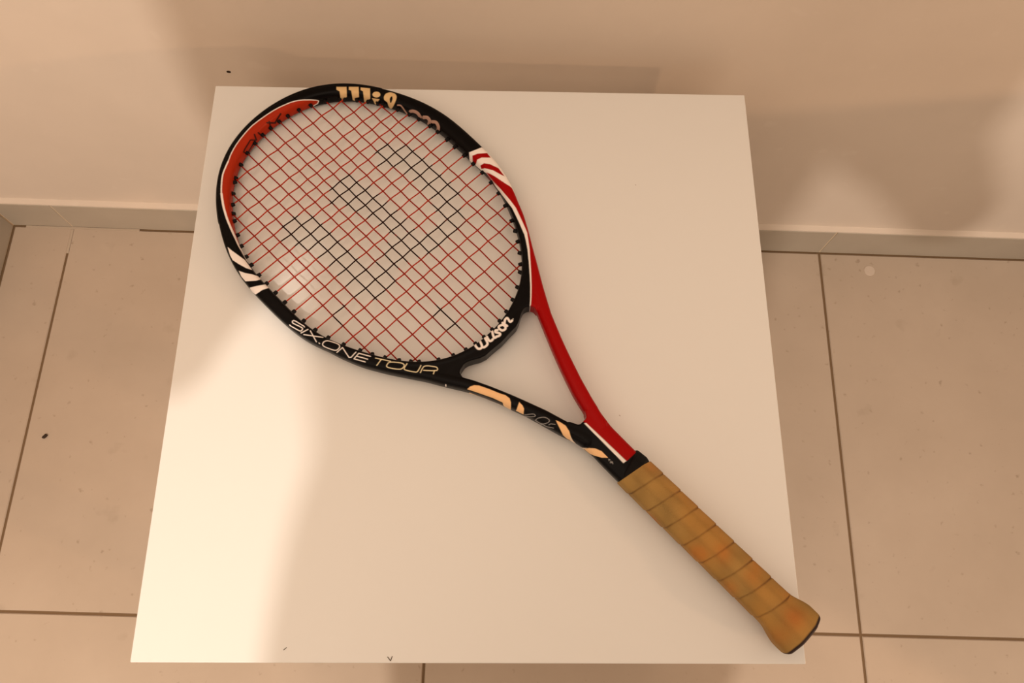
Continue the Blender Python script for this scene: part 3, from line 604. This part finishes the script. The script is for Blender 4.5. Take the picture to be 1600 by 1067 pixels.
    ['l','grey',0.45,[-0.132,0.2018,0.9705],[[243.2,-121.4],[242.9,-121.8],[242.6,-122.4],[242.1,-123.0],[241.6,-123.6],[240.9,-124.1],[240.0,-124.5],[238.9,-125.0],[237.8,-125.5],[236.6,-125.8],[235.6,-125.9],[234.5,-125.8],[233.5,-125.6],[232.5,-125.2],[231.6,-124.8],[231.1,-124.4],[231.0,-123.9],[231.1,-123.3],[231.4,-122.7],[231.8,-122.1],[232.4,-121.6],[233.1,-121.2],[234.0,-120.7],[235.0,-120.3],[236.1,-120.0],[237.1,-119.9],[238.3,-120.0],[239.5,-120.3],[240.7,-120.7],[241.7,-121.1],[242.5,-121.4]],[-31.9,-17.8]],
    ['l','grey',0.45,[-0.1206,0.2064,0.971],[[236.7,-108.8],[236.5,-109.0],[236.2,-109.3],[235.8,-109.7],[235.4,-110.0],[234.9,-110.2],[234.2,-110.3],[233.4,-110.4],[232.6,-110.5],[231.9,-110.6],[231.4,-110.6]],[-23.5,-14.4]],
    ['l','grey',0.45,[-0.1238,0.2002,0.9719],[[243.2,-111.7],[242.6,-112.0],[241.9,-112.5],[241.1,-113.0],[240.2,-113.5],[239.3,-113.7],[238.6,-113.7],[237.9,-113.5],[237.2,-113.2],[236.5,-113.0],[235.5,-112.8],[234.3,-112.8],[232.9,-112.8],[231.4,-112.9],[230.1,-112.9],[229.1,-112.9]],[-34.4,-16.5]],
    ['l','grey',0.5,[-0.039,0.2264,0.9733],[[201.7,-26.6],[200.4,-27.0]],[-1.8,6.3]],
    ['l','grey',0.5,[-0.0387,0.2257,0.9734],[[201.1,-26.6],[200.7,-25.6]],[-1.7,6.3]],
    ['l','grey',0.5,[-0.0345,0.2258,0.9736],[[199.2,-21.3],[199.6,-22.8],[198.3,-21.9],[198.4,-23.1],[197.0,-21.9]],[-0.7,7.5]],
]
INK = [[[564.3,78.5],[576.9,65.2],[575.4,49.9],[564.3,38.4],[549.7,37.2],[530.4,36.8],[497.4,36.5],[485.4,36.6],[485.4,16.6],[492.3,12.1],[493.0,0.2],[487.2,-17.4],[495.0,-1.6],[512.5,0.8],[525.5,3.3],[537.4,6.7],[549.6,9.2],[561.3,19.4],[574.7,8.9],[574.9,-5.1],[574.3,-16.0],[560.4,-18.0],[549.4,-23.3],[530.1,-22.9],[507.9,-23.7],[489.1,-23.3],[474.3,-19.0],[473.2,-37.7],[470.9,-49.9],[484.8,-48.5],[499.5,-54.4],[524.9,-55.7],[547.9,-53.7],[560.2,-41.0],[574.4,-49.3],[574.9,-65.8],[562.0,-78.1],[535.9,-81.8],[483.5,-81.1],[479.0,-73.5],[456.7,-62.6],[454.9,-29.2],[456.3,-12.4],[463.2,4.2],[464.8,17.2],[456.3,27.2],[456.2,39.2],[454.6,53.2],[471.0,66.4],[510.1,61.9],[539.3,66.3]],[[471.9,91.8],[472.8,76.4],[470.1,76.4],[468.5,89.3],[456.4,91.2],[457.5,93.3]],[[431.8,26.1],[410.5,15.2],[378.4,14.7],[386.3,27.3]]]

# ---------------------------------------------------------------- tennis racket lying across the table
PAINT = {'black': (.0035, .0028, .0028), 'red': (.30, .002, .002), 'red_bounce': (.34, .024, .006), 'white': (.80, .73, .69),  # the inner panel's red has warm reflected light mixed into its colour
         'pale': (.74, .64, .42), 'gold': (.80, .49, .245), 'gold2': (.63, .435, .22), 'cream': (.70, .56, .43),
         'taupe': (.36, .22, .17), 'dark': (.045, .009, .006), 'grey': (.33, .31, .30)}


def seg_dist(p, a, b):
    d = b-a
    t = np.clip(((p-a)@d)/max(d@d, 1e-9), 0, 1)
    return np.linalg.norm(p-a-t[:, None]*d, axis=1)


def inside(p, poly):
    r = np.zeros(len(p), bool)
    n = len(poly)
    for k in range(n):
        (x0, y0), (x1, y1) = poly[k], poly[(k+1) % n]
        if y0 == y1:
            continue
        c = (p[:, 1] < max(y0, y1)) & (p[:, 1] >= min(y0, y1)) & (p[:, 0] < x0+(p[:, 1]-y0)*(x1-x0)/(y1-y0))
        r ^= c
    return r


def paint_frame(me):
    """flat print on the lacquer: fills and lines laid over the black ground in order"""
    n = len(me.vertices)
    co = np.zeros(n*3)
    me.vertices.foreach_get('co', co)
    co = co.reshape(-1, 3)
    no = np.zeros(n*3)
    me.vertices.foreach_get('normal', no)
    no = no.reshape(-1, 3)
    rgb = np.tile(np.array(PAINT['black']), (n, 1))
    soft = 0.42
    for pr in PRINTS:
        kind, colr, w, d, pts = pr[:5]
        pts = np.array(pts)
        if d is None:
            q, ok = co[:, :2], np.ones(n, bool)
            if kind == 'l':
                ok = co[:, 2] > 0
        else:
            d = np.array(d)
            e1 = np.cross(d, (0, 0, 1.0))
            e1 /= np.linalg.norm(e1)
            e2 = np.cross(d, e1)
            dep = co@d
            q = np.stack([co@e1, co@e2], 1)
            ok = (no@d > -.05) & (dep > pr[5][0]) & (dep < pr[5][1])
        lo, hi = pts.min(0)-w-1.0, pts.max(0)+w+1.0
        ok &= ((q > lo) & (q < hi)).all(1)
        ix = np.nonzero(ok)[0]
        if not len(ix):
            continue
        p = q[ix]
        closed = kind == 'f'
        m = len(pts)
        dist = np.full(len(ix), 1e9)
        for k in range(m if closed else m-1):
            dist = np.minimum(dist, seg_dist(p, pts[k], pts[(k+1) % m]))
        sd = np.where(inside(p, pts), dist, -dist) if closed else w/2-dist
        al = np.clip(.5+sd/soft, 0, 1)[:, None]
        rgb[ix] = rgb[ix]*(1-al)+np.array(PAINT[colr])*al
    set_attr(me, rgb)


racket = empty('tennis_racket')
tag(racket, 'black and red tennis racket with red strings and worn tan grip on the white table', 'tennis racket')
_e = Vector((-0.70384668, 0.71020215, -0.01458595))
_n = Vector((-0.71027771, -0.70392157, 0.0))
_w = Vector((-0.01026736, 0.01036007, 0.99989362))
_o = Vector((0.26435857, -0.25058637, 0.47520830))
MM = 0.001
racket.matrix_world = Matrix(((_e.x*MM, _n.x*MM, _w.x*MM, _o.x), (_e.y*MM, _n.y*MM, _w.y*MM, _o.y), (_e.z*MM, _n.z*MM, _w.z*MM, _o.z), (0, 0, 0, 1)))

fm = frame_mesh(0.5)
fm.name = 'frame'
fm.materials.append(M_FRAME)
paint_frame(fm)
frame = put(bpy.data.objects.new('frame', fm), racket)
frame['label'] = 'glossy black frame with red right arm, white flashes and printed lettering'


def guard_band(t0, t1, name):
    """plastic bumper strip wrapped round the outside of the hoop"""
    nt, npsi = 140, 14
    t = np.linspace(t0, t1, nt)
    X, N = head_frame(t)
    a = head_a(t)+0.55
    ps = np.radians(np.linspace(-62, 62, npsi))
    P = np.zeros((nt, npsi, 3))
    end = np.clip(np.minimum(np.arange(nt), np.arange(nt)[::-1])/1.5, 0, 1)
    a = a-0.7*(1-end)
    P[:, :, :2] = X[:, None]+N[:, None]*(a[:, None]*spow(np.cos(ps), 3.0))[:, :, None]
    P[:, :, 2] = spow(np.sin(ps), 3.0)*(HB+.12)
    return mesh_obj(name, P.reshape(-1, 3), [f[::-1] for f in grid_faces(nt, npsi, False, False)], M_GUARD, frame, True)


guard_band(math.radians(-43.5), math.radians(47), 'bumper_guard')

# ---- strings: 16 mains, 19 crosses, woven over and under
MT = [92.7, 79.1, 66.4, 53.4, 40.4, 27.9, 16.4, 5.7, -5.3, -15.8, -28.2, -40.5, -54.1, -66.3, -78.9, -91.6]
MB = [90.9, 77.5, 65.5, 51.5, 39.1, 27.0, 16.6, 6.5, -4.1, -14.8, -25.9, -38.4, -50.5, -63.0, -76.8, -89.9]
CL = [645.3, 626.7, 611.5, 597.4, 585.6, 573.6, 563.3, 550.3, 538.5, 525.5, 512.1, 499.1, 485.7, 471.5, 457.5, 442.7, 428.0, 407.3, 388.1]
CR = [643.4, 625.4, 610.1, 597.2, 584.8, 573.7, 560.3, 549.5, 536.4, 524.7, 511.1, 498.0, 484.5, 470.4, 456.6, 442.2, 426.2, 406.1, 387.3]


def hit(p, d, inner):
    """distance from p along d to the midline (or inner wall) of the hoop"""
    lo, hi = 0.0, 260.0
    for _ in range(40):
        m = (lo+hi)/2
        x = p+d*m
        t = math.atan2(x[1], x[0]-U0)
        if math.hypot(x[0]-U0, x[1]) < head_r(t)-(head_a(t) if inner else 0):
            lo = m
        else:
            hi = m
    return lo


def tube(name, P, rad, mat, parent, rgb=None, sides=7):
    P = np.asarray(P, float)
    T = np.gradient(P, axis=0)
    T /= np.linalg.norm(T, axis=1)[:, None]
    A = np.cross(T, (0, 0, 1.0))
    A /= np.linalg.norm(A, axis=1)[:, None]
    B = np.cross(A, T)
    ph = np.linspace(0, 2*np.pi, sides, endpoint=False)
    V = P[:, None]+rad*(A[:, None]*np.cos(ph)[None, :, None]+B[:, None]*np.sin(ph)[None, :, None])
    o = mesh_obj(name, V.reshape(-1, 3), grid_faces(len(P), sides, False, True), mat, parent, True)
    if rgb is not None:
        set_attr(o.data, np.repeat(rgb, sides, axis=0))
    return o


def ink_color(P, base):
    q = P[:, :2]
    k = np.zeros(len(P))
    for poly in INK:
        poly = np.array(poly)
        dist = np.full(len(P), 1e9)
        for i in range(len(poly)):
            dist = np.minimum(dist, seg_dist(q, poly[i], poly[(i+1) % len(poly)]))
        sd = np.where(inside(q, poly), dist, -dist)
        k = np.maximum(k, np.clip(.5+sd/1.5, 0, 1))
    k = k[:, None]*.97
    return np.array(base)[None]*(1-k)+np.array((.006, .002, .0015))*k


# short black tube lining each string hole
gb = bmesh.new()
bmesh.ops.create_cone(gb, cap_ends=True, segments=12, radius1=2.15, radius2=1.75, depth=4.6)
bmesh.ops.bevel(gb, geom=[e for e in gb.edges if e.calc_face_angle(0) > 1], offset=.3, segments=1, affect='EDGES')
gme = bpy.data.meshes.new('grommet')
gb.to_mesh(gme)
gb.free()
gme.materials.append(M_GROMMET)


def grommet(p, d):
    t = math.atan2(p[1], p[0]-U0)
    _, nrm = head_frame(np.array(t))
    axis = Vector((-(nrm[0]*.6+d[0]*.4), -(nrm[1]*.6+d[1]*.4), 0)).normalized()
    o = bpy.data.objects.new('grommet', gme)
    put(o, frame)
    o.location = Vector((p[0], p[1], 0))+axis*1.0
    o.rotation_euler = axis.to_track_quat('Z', 'Y').to_euler()


def lay_string(kind, a, b, base, index, crossings, mat):
    """a, b: two points that fix the line; string runs between the hoop midlines"""
    a, b = np.array(a), np.array(b)
    c = (a+b)/2
    d = (b-a)/np.linalg.norm(b-a)
    ends = [c-d*hit(c, -d, False), c+d*hit(c, d, False)]
    L = np.linalg.norm(ends[1]-ends[0])
    s = np.linspace(0, L, int(L/1.6))
    P = np.zeros((len(s), 3))
    P[:, :2] = ends[0]+s[:, None]*d
    # weave: half a string up or down at each crossing
    xs = np.array([(q-ends[0])@d for q in crossings(ends[0], d)])
    sg = np.array([1.0 if (k+index) % 2 == 0 else -1.0 for k in range(len(xs))])*(1 if kind == 'main_string' else -1)
    order = np.argsort(xs)
    xp = np.concatenate([[0], xs[order], [L]])
    zp = np.concatenate([[0], sg[order], [0]])
    f = np.interp(s, xp, zp)
    P[:, 2] = np.sin(f*np.pi/2)*0.62
    tube(kind, P, 0.66 if kind == 'main_string' else 0.64, mat, racket, ink_color(P, base))
    for dd in (-d, d):
        grommet(c+dd*hit(c, dd, True), dd)


main_lines = [(np.array((640.0, MT[k])), np.array((390.0, MB[k]))) for k in range(16)]
cross_lines = [(np.array((CL[k], 95.0)), np.array((CR[k], -95.0))) for k in range(19)]


def meet(l, m):
    (a, b), (c, d) = l, m
    A = np.array([b-a, -(d-c)]).T
    t = np.linalg.solve(A, c-a)
    return a+(b-a)*t[0]


for k, l in enumerate(main_lines):
    lay_string('main_string', l[0], l[1], (.25, .012, .005), k, lambda p0, d, l=l: [meet(l, m) for m in cross_lines], M_MAIN)
for k, l in enumerate(cross_lines):
    lay_string('cross_string', l[0], l[1], (.36, .031, .012), k, lambda p0, d, l=l: [meet(l, m) for m in main_lines], M_MAIN)

# ---- handle: octagonal leather grip wound in a spiral, rubber collar, dark butt cap
PITCH, SEAM0 = 19.8, 145.9


def oct_radius(phi, hv, hw):
    """rounded octagon, broad flats facing up and down"""
    c, s = np.abs(np.cos(phi)), np.abs(np.sin(phi))
    n = 22.0
    bev = (c/hv+s/hw)/1.42
    return (((c/hv)**n+(s/hw)**n+bev**n))**(-1/n)


def handle_half(u):
    """half width across and half height of the handle at u"""
    k = np.clip((27-u)/21, 0, 1)
    k = k*k*(3-2*k)
    tip = np.clip((u+4.5)/3.0, 0, 1)**.5
    return (16.2+4.5*k)*(.93+.07*tip), (14.4+3.4*k)*(.93+.07*tip)


def wrap_phase(u, phi):
    x = (u-SEAM0+PITCH*(np.degrees(phi)-90)/360)/PITCH
    return x-np.floor(x)


def make_grip():
    nu, nphi = 330, 120
    uu = np.linspace(-4.0, 1.0, nu)
    phi = np.linspace(0, 2*np.pi, nphi, endpoint=False)
    U = np.linspace(-4.0, 0, nu)[:, None]*0+np.linspace(0, 1, nu)[:, None]
    top = 180.2-PITCH*(np.degrees(phi)-90)/360*.9       # the strip ends on its own spiral edge
    top = np.where(np.degrees(phi) > 200, np.interp(np.degrees(phi), [200, 360], [top[np.searchsorted(np.degrees(phi), 200)], top[0]]), top)
    Ug = -4.0+(top[None]+4.0)*U
    hv, hw = handle_half(Ug)
    ph = wrap_phase(Ug, phi[None])
    r = oct_radius(phi[None], hv, hw)
    inner = Ug > 24
    step = np.where(inner, .45*(1-ph), .2)
    groove = np.where(inner, -.6*np.exp(-(np.minimum(ph, 1-ph)*PITCH/.6)**2), 0)
    r = r+step+groove
    P = np.stack([Ug, r*np.cos(phi)[None], r*np.sin(phi)[None]], -1)
    rng = np.random.RandomState(3)

    def blotch(n, size):
        o = np.zeros_like(Ug)
        for _ in range(n):
            cu, cp = rng.uniform(0, 180), rng.uniform(0, 2*np.pi)
            dp = np.angle(np.exp(1j*(phi[None]-cp)))*16
            o += np.exp(-((Ug-cu)**2+dp**2)/(2*size**2))*rng.uniform(.4, 1)
        return np.clip(o, 0, 1)[..., None]
    base = np.array((.355, .205, .055))
    rgb = np.ones(Ug.shape+(3,))*base
    lines = np.exp(-((np.mod(Ug+6*np.sin(phi[None]*3), 31)-15)/9)**2)[..., None]
    rgb = rgb*(1-.18*lines)
    k = blotch(34, 9)
    rgb = rgb*(1-.5*k)+np.array((.44, .20, .035))*.5*k
    k = blotch(26, 5)
    rgb = rgb*(1-.55*k)+np.array((.47, .15, .022))*.55*k
    k = blotch(22, 7)
    rgb = rgb*(1-.45*k)+np.array((.27, .17, .05))*.45*k
    # one big rubbed orange patch on the flared end
    dp = np.angle(np.exp(1j*(phi[None]-np.radians(96))))*17
    k = np.exp(-((Ug-13)**2/70+dp**2/60))[..., None]
    rgb = rgb*(1-.6*k)+np.array((.40, .115, .02))*.6*k
    # dirt worn into the bevels and the seams
    edge = np.abs(np.cos(4*(phi[None]-np.pi/8)))**6
    rgb = rgb*(1-.13*edge[..., None])
    seam = np.where(inner, np.exp(-(np.minimum(ph, 1-ph)*PITCH/.75)**2), 0)[..., None]
    vary = (.66+.34*np.sin(Ug*.31+phi[None]*2.3))[..., None]
    rgb = rgb*(1-.9*seam*vary)+np.array((.075, .014, .003))*.9*seam*vary
    lip = np.clip((-1.6-Ug)/1.2, 0, 1)[..., None]
    rgb = rgb*(1-lip)+np.array((.02, .008, .006))*lip
    o = mesh_obj('grip', P.reshape(-1, 3), grid_faces(nu, nphi, False, True), M_GRIP, racket, True)
    set_attr(o.data, rgb.reshape(-1, 3))
    return o


grip = make_grip()
grip['label'] = 'worn tan leather grip wound in a spiral'


def ring_solid(name, us, hvs, hws, mat, tilt=0.0, nphi=64):
    phi = np.linspace(0, 2*np.pi, nphi, endpoint=False)
    us, hvs, hws = map(np.array, (us, hvs, hws))
    r = oct_radius(phi[None], hvs[:, None], hws[:, None])
    Ug = us[:, None]-tilt*PITCH*(np.abs(np.degrees(phi)[None]-180)*-1+90)/360
    P = np.stack([Ug, r*np.cos(phi)[None], r*np.sin(phi)[None]], -1)
    f = grid_faces(len(us), nphi, False, True)
    f.append(list(range(nphi))[::-1])
    f.append([(len(us)-1)*nphi+k for k in range(nphi)])
    return mesh_obj(name, P.reshape(-1, 3), f, mat, racket, True)


ring_solid('butt_cap', [-5.4, -5.2, -4.4, -3.2, -2.0, 3], [17.5, 18.9, 19.9, 20.4, 20.5, 15], [15.0, 16.2, 17.0, 17.4, 17.5, 12], M_BUTT)
ring_solid('rubber_collar', [172, 177, 178, 185.6, 187.4, 188.0], [15.0, 16.4, 16.5, 16.0, 15.5, 14.6], [13.0, 14.3, 14.4, 12.2, 11.3, 9.4], M_RUBBER, -.9)

# ---------------------------------------------------------------- the photographer, standing at the near side of the table, and the phone
_cm = cam.matrix_basis.to_3x3() if False else Matrix.Rotation(CAM_ROT[2], 3, 'Z') @ Matrix.Rotation(CAM_ROT[1], 3, 'Y') @ Matrix.Rotation(CAM_ROT[0], 3, 'X')
CX, CY, CZ = _cm.col[0].copy(), _cm.col[1].copy(), _cm.col[2].copy()


def cp(x, y, z):
    return CAM_LOC+CX*x+CY*y+CZ*z


M_SKIN = material('skin', (.42, .24, .16), 0.55, 0.35)
M_SHIRT = material('shirt_cotton', (.05, .055, .075), 0.9, 0.15)
M_TROUSER = material('trouser_cloth', (.03, .035, .05), 0.9, 0.15)
M_HAIR = material('hair', (.02, .012, .008), 0.6, 0.3)
M_SHOE = material('shoe', (.03, .03, .03), 0.5, 0.4)
M_EYE = material('eye', (.75, .73, .7), 0.2, 0.5)
M_PHONE = material('phone_shell', (.02, .02, .024), 0.3, 0.5)
M_SCREEN = material('phone_screen', (.005, .005, .006), 0.08, 0.5)


class Blob:
    """round-ended tapering limbs and ellipsoids, fused by a voxel skin into one surface"""

    def __init__(self):
        self.V, self.F = [], []

    def add(self, v, f):
        o = len(self.V)
        self.V += [tuple(p) for p in v]
        self.F += [[i+o for i in q] for q in f]

    def ell(self, c, r, rot=None):
        n, m = 16, 10
        v = [Vector((0, 0, 1))]
        for j in range(1, m):
            a = math.pi*j/m
            for i in range(n):
                b = 2*math.pi*i/n
                v.append(Vector((math.sin(a)*math.cos(b), math.sin(a)*math.sin(b), math.cos(a))))
        v.append(Vector((0, 0, -1)))
        f = [[0, 1+i, 1+(i+1) % n] for i in range(n)]
        for j in range(m-2):
            for i in range(n):
                f.append([1+j*n+i, 1+(j+1)*n+i, 1+(j+1)*n+(i+1) % n, 1+j*n+(i+1) % n])
        k = len(v)-1
        f += [[k, 1+(m-2)*n+(i+1) % n, 1+(m-2)*n+i] for i in range(n)]
        M = rot or Matrix.Identity(3)
        self.add([Vector(c)+M @ Vector((p.x*r[0], p.y*r[1], p.z*r[2])) for p in v], f)

    def limb(self, pts):
        for (a, ra), (b, rb) in zip(pts[:-1], pts[1:]):
            a, b = Vector(a), Vector(b)
            ax = (b-a).normalized()
            s = ax.orthogonal().normalized()
            t = ax.cross(s)
            n, rings = 14, []
            for k in range(5):
                th = math.pi/2*(1-k/4)
                rings.append((a-ax*ra*math.sin(th), ra*max(math.cos(th), .02)))
            for k in range(5):
                th = math.pi/2*k/4
                rings.append((b+ax*rb*math.sin(th), rb*max(math.cos(th), .02)))
            v, f = [], []
            for c, r in rings:
                v += [c+(s*math.cos(2*math.pi*i/n)+t*math.sin(2*math.pi*i/n))*r for i in range(n)]
            for k in range(len(rings)-1):
                f += [[k*n+i, k*n+(i+1) % n, (k+1)*n+(i+1) % n, (k+1)*n+i] for i in range(n)]
            f.append(list(range(n))[::-1])
            f.append([(len(rings)-1)*n+i for i in range(n)])
            self.add(v, f)

    def loft(self, secs):
        """stack of ellipses (centre, rx, ry)"""
        n = 24
        v, f = [], []
        for c, rx, ry in secs:
            v += [(c[0]+rx*math.cos(2*math.pi*i/n), c[1]+ry*math.sin(2*math.pi*i/n), c[2]) for i in range(n)]
        for k in range(len(secs)-1):
            f += [[k*n+i, k*n+(i+1) % n, (k+1)*n+(i+1) % n, (k+1)*n+i] for i in range(n)]
        f.append(list(range(n))[::-1])
        f.append([(len(secs)-1)*n+i for i in range(n)])
        self.add(v, f)

    def build(self, name, mat, parent, voxel, smooth=6):
        me = bpy.data.meshes.new(name)
        me.from_pydata(self.V, [], self.F)
        bm = bmesh.new()
        bm.from_mesh(me)
        bmesh.ops.recalc_face_normals(bm, faces=bm.faces)
        bm.to_mesh(me)
        bm.free()
        tmp = bpy.data.objects.new(name, me)
        COL.objects.link(tmp)
        m = tmp.modifiers.new('r', 'REMESH')
        m.mode = 'VOXEL'
        m.voxel_size = voxel
        s = tmp.modifiers.new('s', 'SMOOTH')
        s.factor, s.iterations = .5, smooth
        res = bpy.data.meshes.new_from_object(tmp.evaluated_get(bpy.context.evaluated_depsgraph_get()))
        bpy.data.objects.remove(tmp)
        bpy.data.meshes.remove(me)
        res.name = name
        res.materials.clear()
        res.materials.append(mat)
        res.polygons.foreach_set('use_smooth', [True]*len(res.polygons))
        return put(bpy.data.objects.new(name, res), parent)


PO = Vector((0.05, -0.72, 0))
person = empty('person', PO)
tag(person, 'person in dark shirt and trousers standing at the near table edge, holding up a phone', 'person')
SL, SR = (-.160, -.545, 1.395), (.212, -.545, 1.395)
ML, MR = (-.188, -.50, 1.21), (.262, -.50, 1.21)
EL, ER = (-.232, -.455, 1.016), (.366, -.455, 1.047)
HL, HR = cp(-.030, -.062, .030), cp(.140, -.062, .030)      # palms at the lower corners of the phone
WL, WR = cp(-.062, -.085, .060), cp(.172, -.085, .060)
hips = ((-.035, -.70, .89), (.125, -.70, .89))
knees = ((-.035, -.695, .50), (.125, -.695, .50))
ankles = ((-.04, -.73, .085), (.13, -.73, .085))


def trunk(b, g, top):
    secs = [((.045, -.705, .84), .135, .095), ((.045, -.705, .90), .155, .112), ((.020, -.70, .97), .162, .110), ((.013, -.675, 1.045), .153, .104),
            ((.017, -.655, 1.095), .149, .104), ((.024, -.645, 1.135), .144, .105), ((.025, -.635, 1.16), .143, .106),
            ((.024, -.620, 1.20), .150, .110), ((.024, -.595, 1.28), .155, .110), ((.028, -.565, 1.375), .155, .098), ((.032, -.55, 1.43), .110, .075),
            ((.035, -.54, 1.465), .060, .055)]
    b.loft([(c, rx+g, ry+g) for c, rx, ry in secs if c[2] <= top])


def hand(b, palm, wrist, side):
    """palm under the phone's long edge, four fingers curled onto its back, thumb on the screen"""
    b.limb([(wrist, .026), (Vector(wrist)*.5+Vector(palm)*.5, .027)])
    c = Vector(palm)
    rot = Matrix((CX*side, CY, CZ)).transposed()
    b.ell(c-CY*.012, (.040, .030, .017), rot)
    lens = (.052, .060, .056, .044)
    for k in range(4):
        x = c+CX*side*(.030-.0195*k)
        l = lens[k]
        p0 = x-CY*.010-CZ*.004
        p1 = x-CY*.013-CZ*.035
        p2 = x+CY*l*.28-CZ*.0385
        p3 = x+CY*l*.52-CZ*.0365
        b.limb([(p0, .0092), (p1, .0086), (p2, .0079), (p3, .0068)])
    t0 = c-CX*side*.030-CY*.006+CZ*.006
    t1 = c-CX*side*.038+CY*.012+CZ*.006
    t2 = c-CX*side*.034+CY*.038-CZ*.0085
    b.limb([(t0, .013), (t1, .011), (t2, .0085)])


b = Blob()
trunk(b, 0, 2)
for s, m, e, w, p, sd in ((SL, ML, EL, WL, HL, -1), (SR, MR, ER, WR, HR, 1)):
    b.limb([(s, .058), (m, .046), (e, .037)])
    b.limb([((.034+.05*(1 if s is SR else -1), -.545, 1.428), .044), (s, .055)])
    b.limb([(e, .035), (tuple(Vector(e)*.6+Vector(w)*.4+Vector((0, 0, .006))), .030), (w, .024)])
    hand(b, p, w, sd)
for h, k, a in zip(hips, knees, ankles):
    b.limb([(h, .082), (k, .054)])
    b.limb([(k, .054), (tuple(Vector(k)*.65+Vector(a)*.35), .053), (a, .036)])
    b.limb([(a, .036), ((a[0], a[1]+.13, .035), .03)])
b.limb([((.035, -.54, 1.42), .056), ((.033, -.50, 1.52), .054)])            # neck
HT = Matrix.Rotation(math.radians(-32), 3, 'X')                            # head bowed towards the phone
HC = Vector((.032, -.455, 1.615))


def hp(x, y, z):
    return HC+HT @ Vector((x, y, z))


b.ell(HC, (.076, .095, .110), HT)
b.ell(hp(0, .030, -.055), (.056, .060, .060), HT)                          # jaw
b.limb([(hp(0, .092, .012), .009), (hp(0, .112, -.022), .014)])             # nose
b.ell(hp(0, .088, -.058), (.026, .012, .010), HT)                          # lips
b.ell(hp(0, .082, -.088), (.022, .016, .014), HT)                          # chin
b.ell(hp(0, .086, .030), (.050, .012, .010), HT)                           # brow
for sx in (-1, 1):
    b.ell(hp(sx*.079, -.004, -.010), (.010, .020, .032), HT)               # ears
body = b.build('body', M_SKIN, None, .0042, 4)

parts = []
b = Blob()
trunk(b, .010, 1.45)
for s, m in ((SL, ML), (SR, MR)):
    b.limb([(s, .064), (m, .054)])
    b.limb([((.034+.05*(1 if s is SR else -1), -.545, 1.428), .050), (s, .062)])
parts.append(b.build('shirt', M_SHIRT, None, .008))
b = Blob()
b.loft([((.045, -.705, .82), .140, .100), ((.045, -.705, .90), .170, .124), ((.04, -.70, .985), .162, .119)])
for h, k, a in zip(hips, knees, ankles):
    b.limb([(h, .092), (k, .068)])
    b.limb([(k, .068), ((a[0], a[1], .11), .056)])
parts.append(b.build('trousers', M_TROUSER, None, .008))
b = Blob()
b.ell(HC+HT @ Vector((0, -.012, .022)), (.084, .098, .106), HT)
hair = b.build('hair', M_HAIR, None, .006)
# open the hair over the face
bm = bmesh.new()
bm.from_mesh(hair.data)
iv = HT.transposed()
kill = [v for v in bm.verts if (lambda q: q.y > .045 and q.z < .062 or q.z < -.055)(iv @ (v.co-HC))]
bmesh.ops.delete(bm, geom=kill, context='VERTS')
bm.to_mesh(hair.data)
bm.free()
parts.append(hair)
for a in ankles:
    b = Blob()
    b.limb([((a[0], a[1]-.025, .045), .043), ((a[0], a[1]+.15, .036), .034)])
    b.limb([((a[0], a[1]-.01, .095), .05), ((a[0], a[1], .05), .046)])
    parts.append(b.build('shoe', M_SHOE, None, .006))
for sx in (-1, 1):
    b = Blob()
    b.ell(hp(sx*.032, .078, .010), (.013, .013, .010), HT)
    parts.append(b.build('eye', M_EYE, None, .002, 2))
for o in [body]+parts:
    o.parent = person
    o.matrix_parent_inverse = Matrix.Translation(-PO)

phone = empty('smartphone', cp(.055, -.022, .007))
tag(phone, 'dark smartphone held level in both hands above the table', 'phone')
R4 = _cm.to_4x4()
phone.rotation_euler = R4.to_euler()
bm_obj('shell', box_bm(-.079, .079, -.037, .037, -.0040, .0034, .003, 3), M_PHONE, phone)
bm_obj('screen', box_bm(-.075, .075, -.034, .034, .0036, .0042, .0002, 1), M_SCREEN, phone)

# ---------------------------------------------------------------- unseen upholstered cube, added to block the room lamp from the right wall
M_FABRIC = material('blocker_fabric', (.25, .22, .19), 0.95, 0.1)
bump(M_FABRIC, 300, .3)
blocker = empty('light_blocker', (.88, -.125, 0), math.radians(31))
tag(blocker, 'unseen square fabric block added right of the table to shade the wall from the lamp', 'light_blocker')
bm_obj('base', box_bm(0.01, .59, -.59, -.01, .03, .50, .012, 3), M_FABRIC, blocker)
bm_obj('blocker_top', box_bm(0, .60, -.60, 0, .502, .60, .02, 4), M_FABRIC, blocker)
for x in (.05, .55):
    for y in (-.55, -.05):
        bm_obj('foot', box_bm(x-.02, x+.02, y-.02, y+.02, 0, .0305, .003, 1), M_TROUSER, blocker)
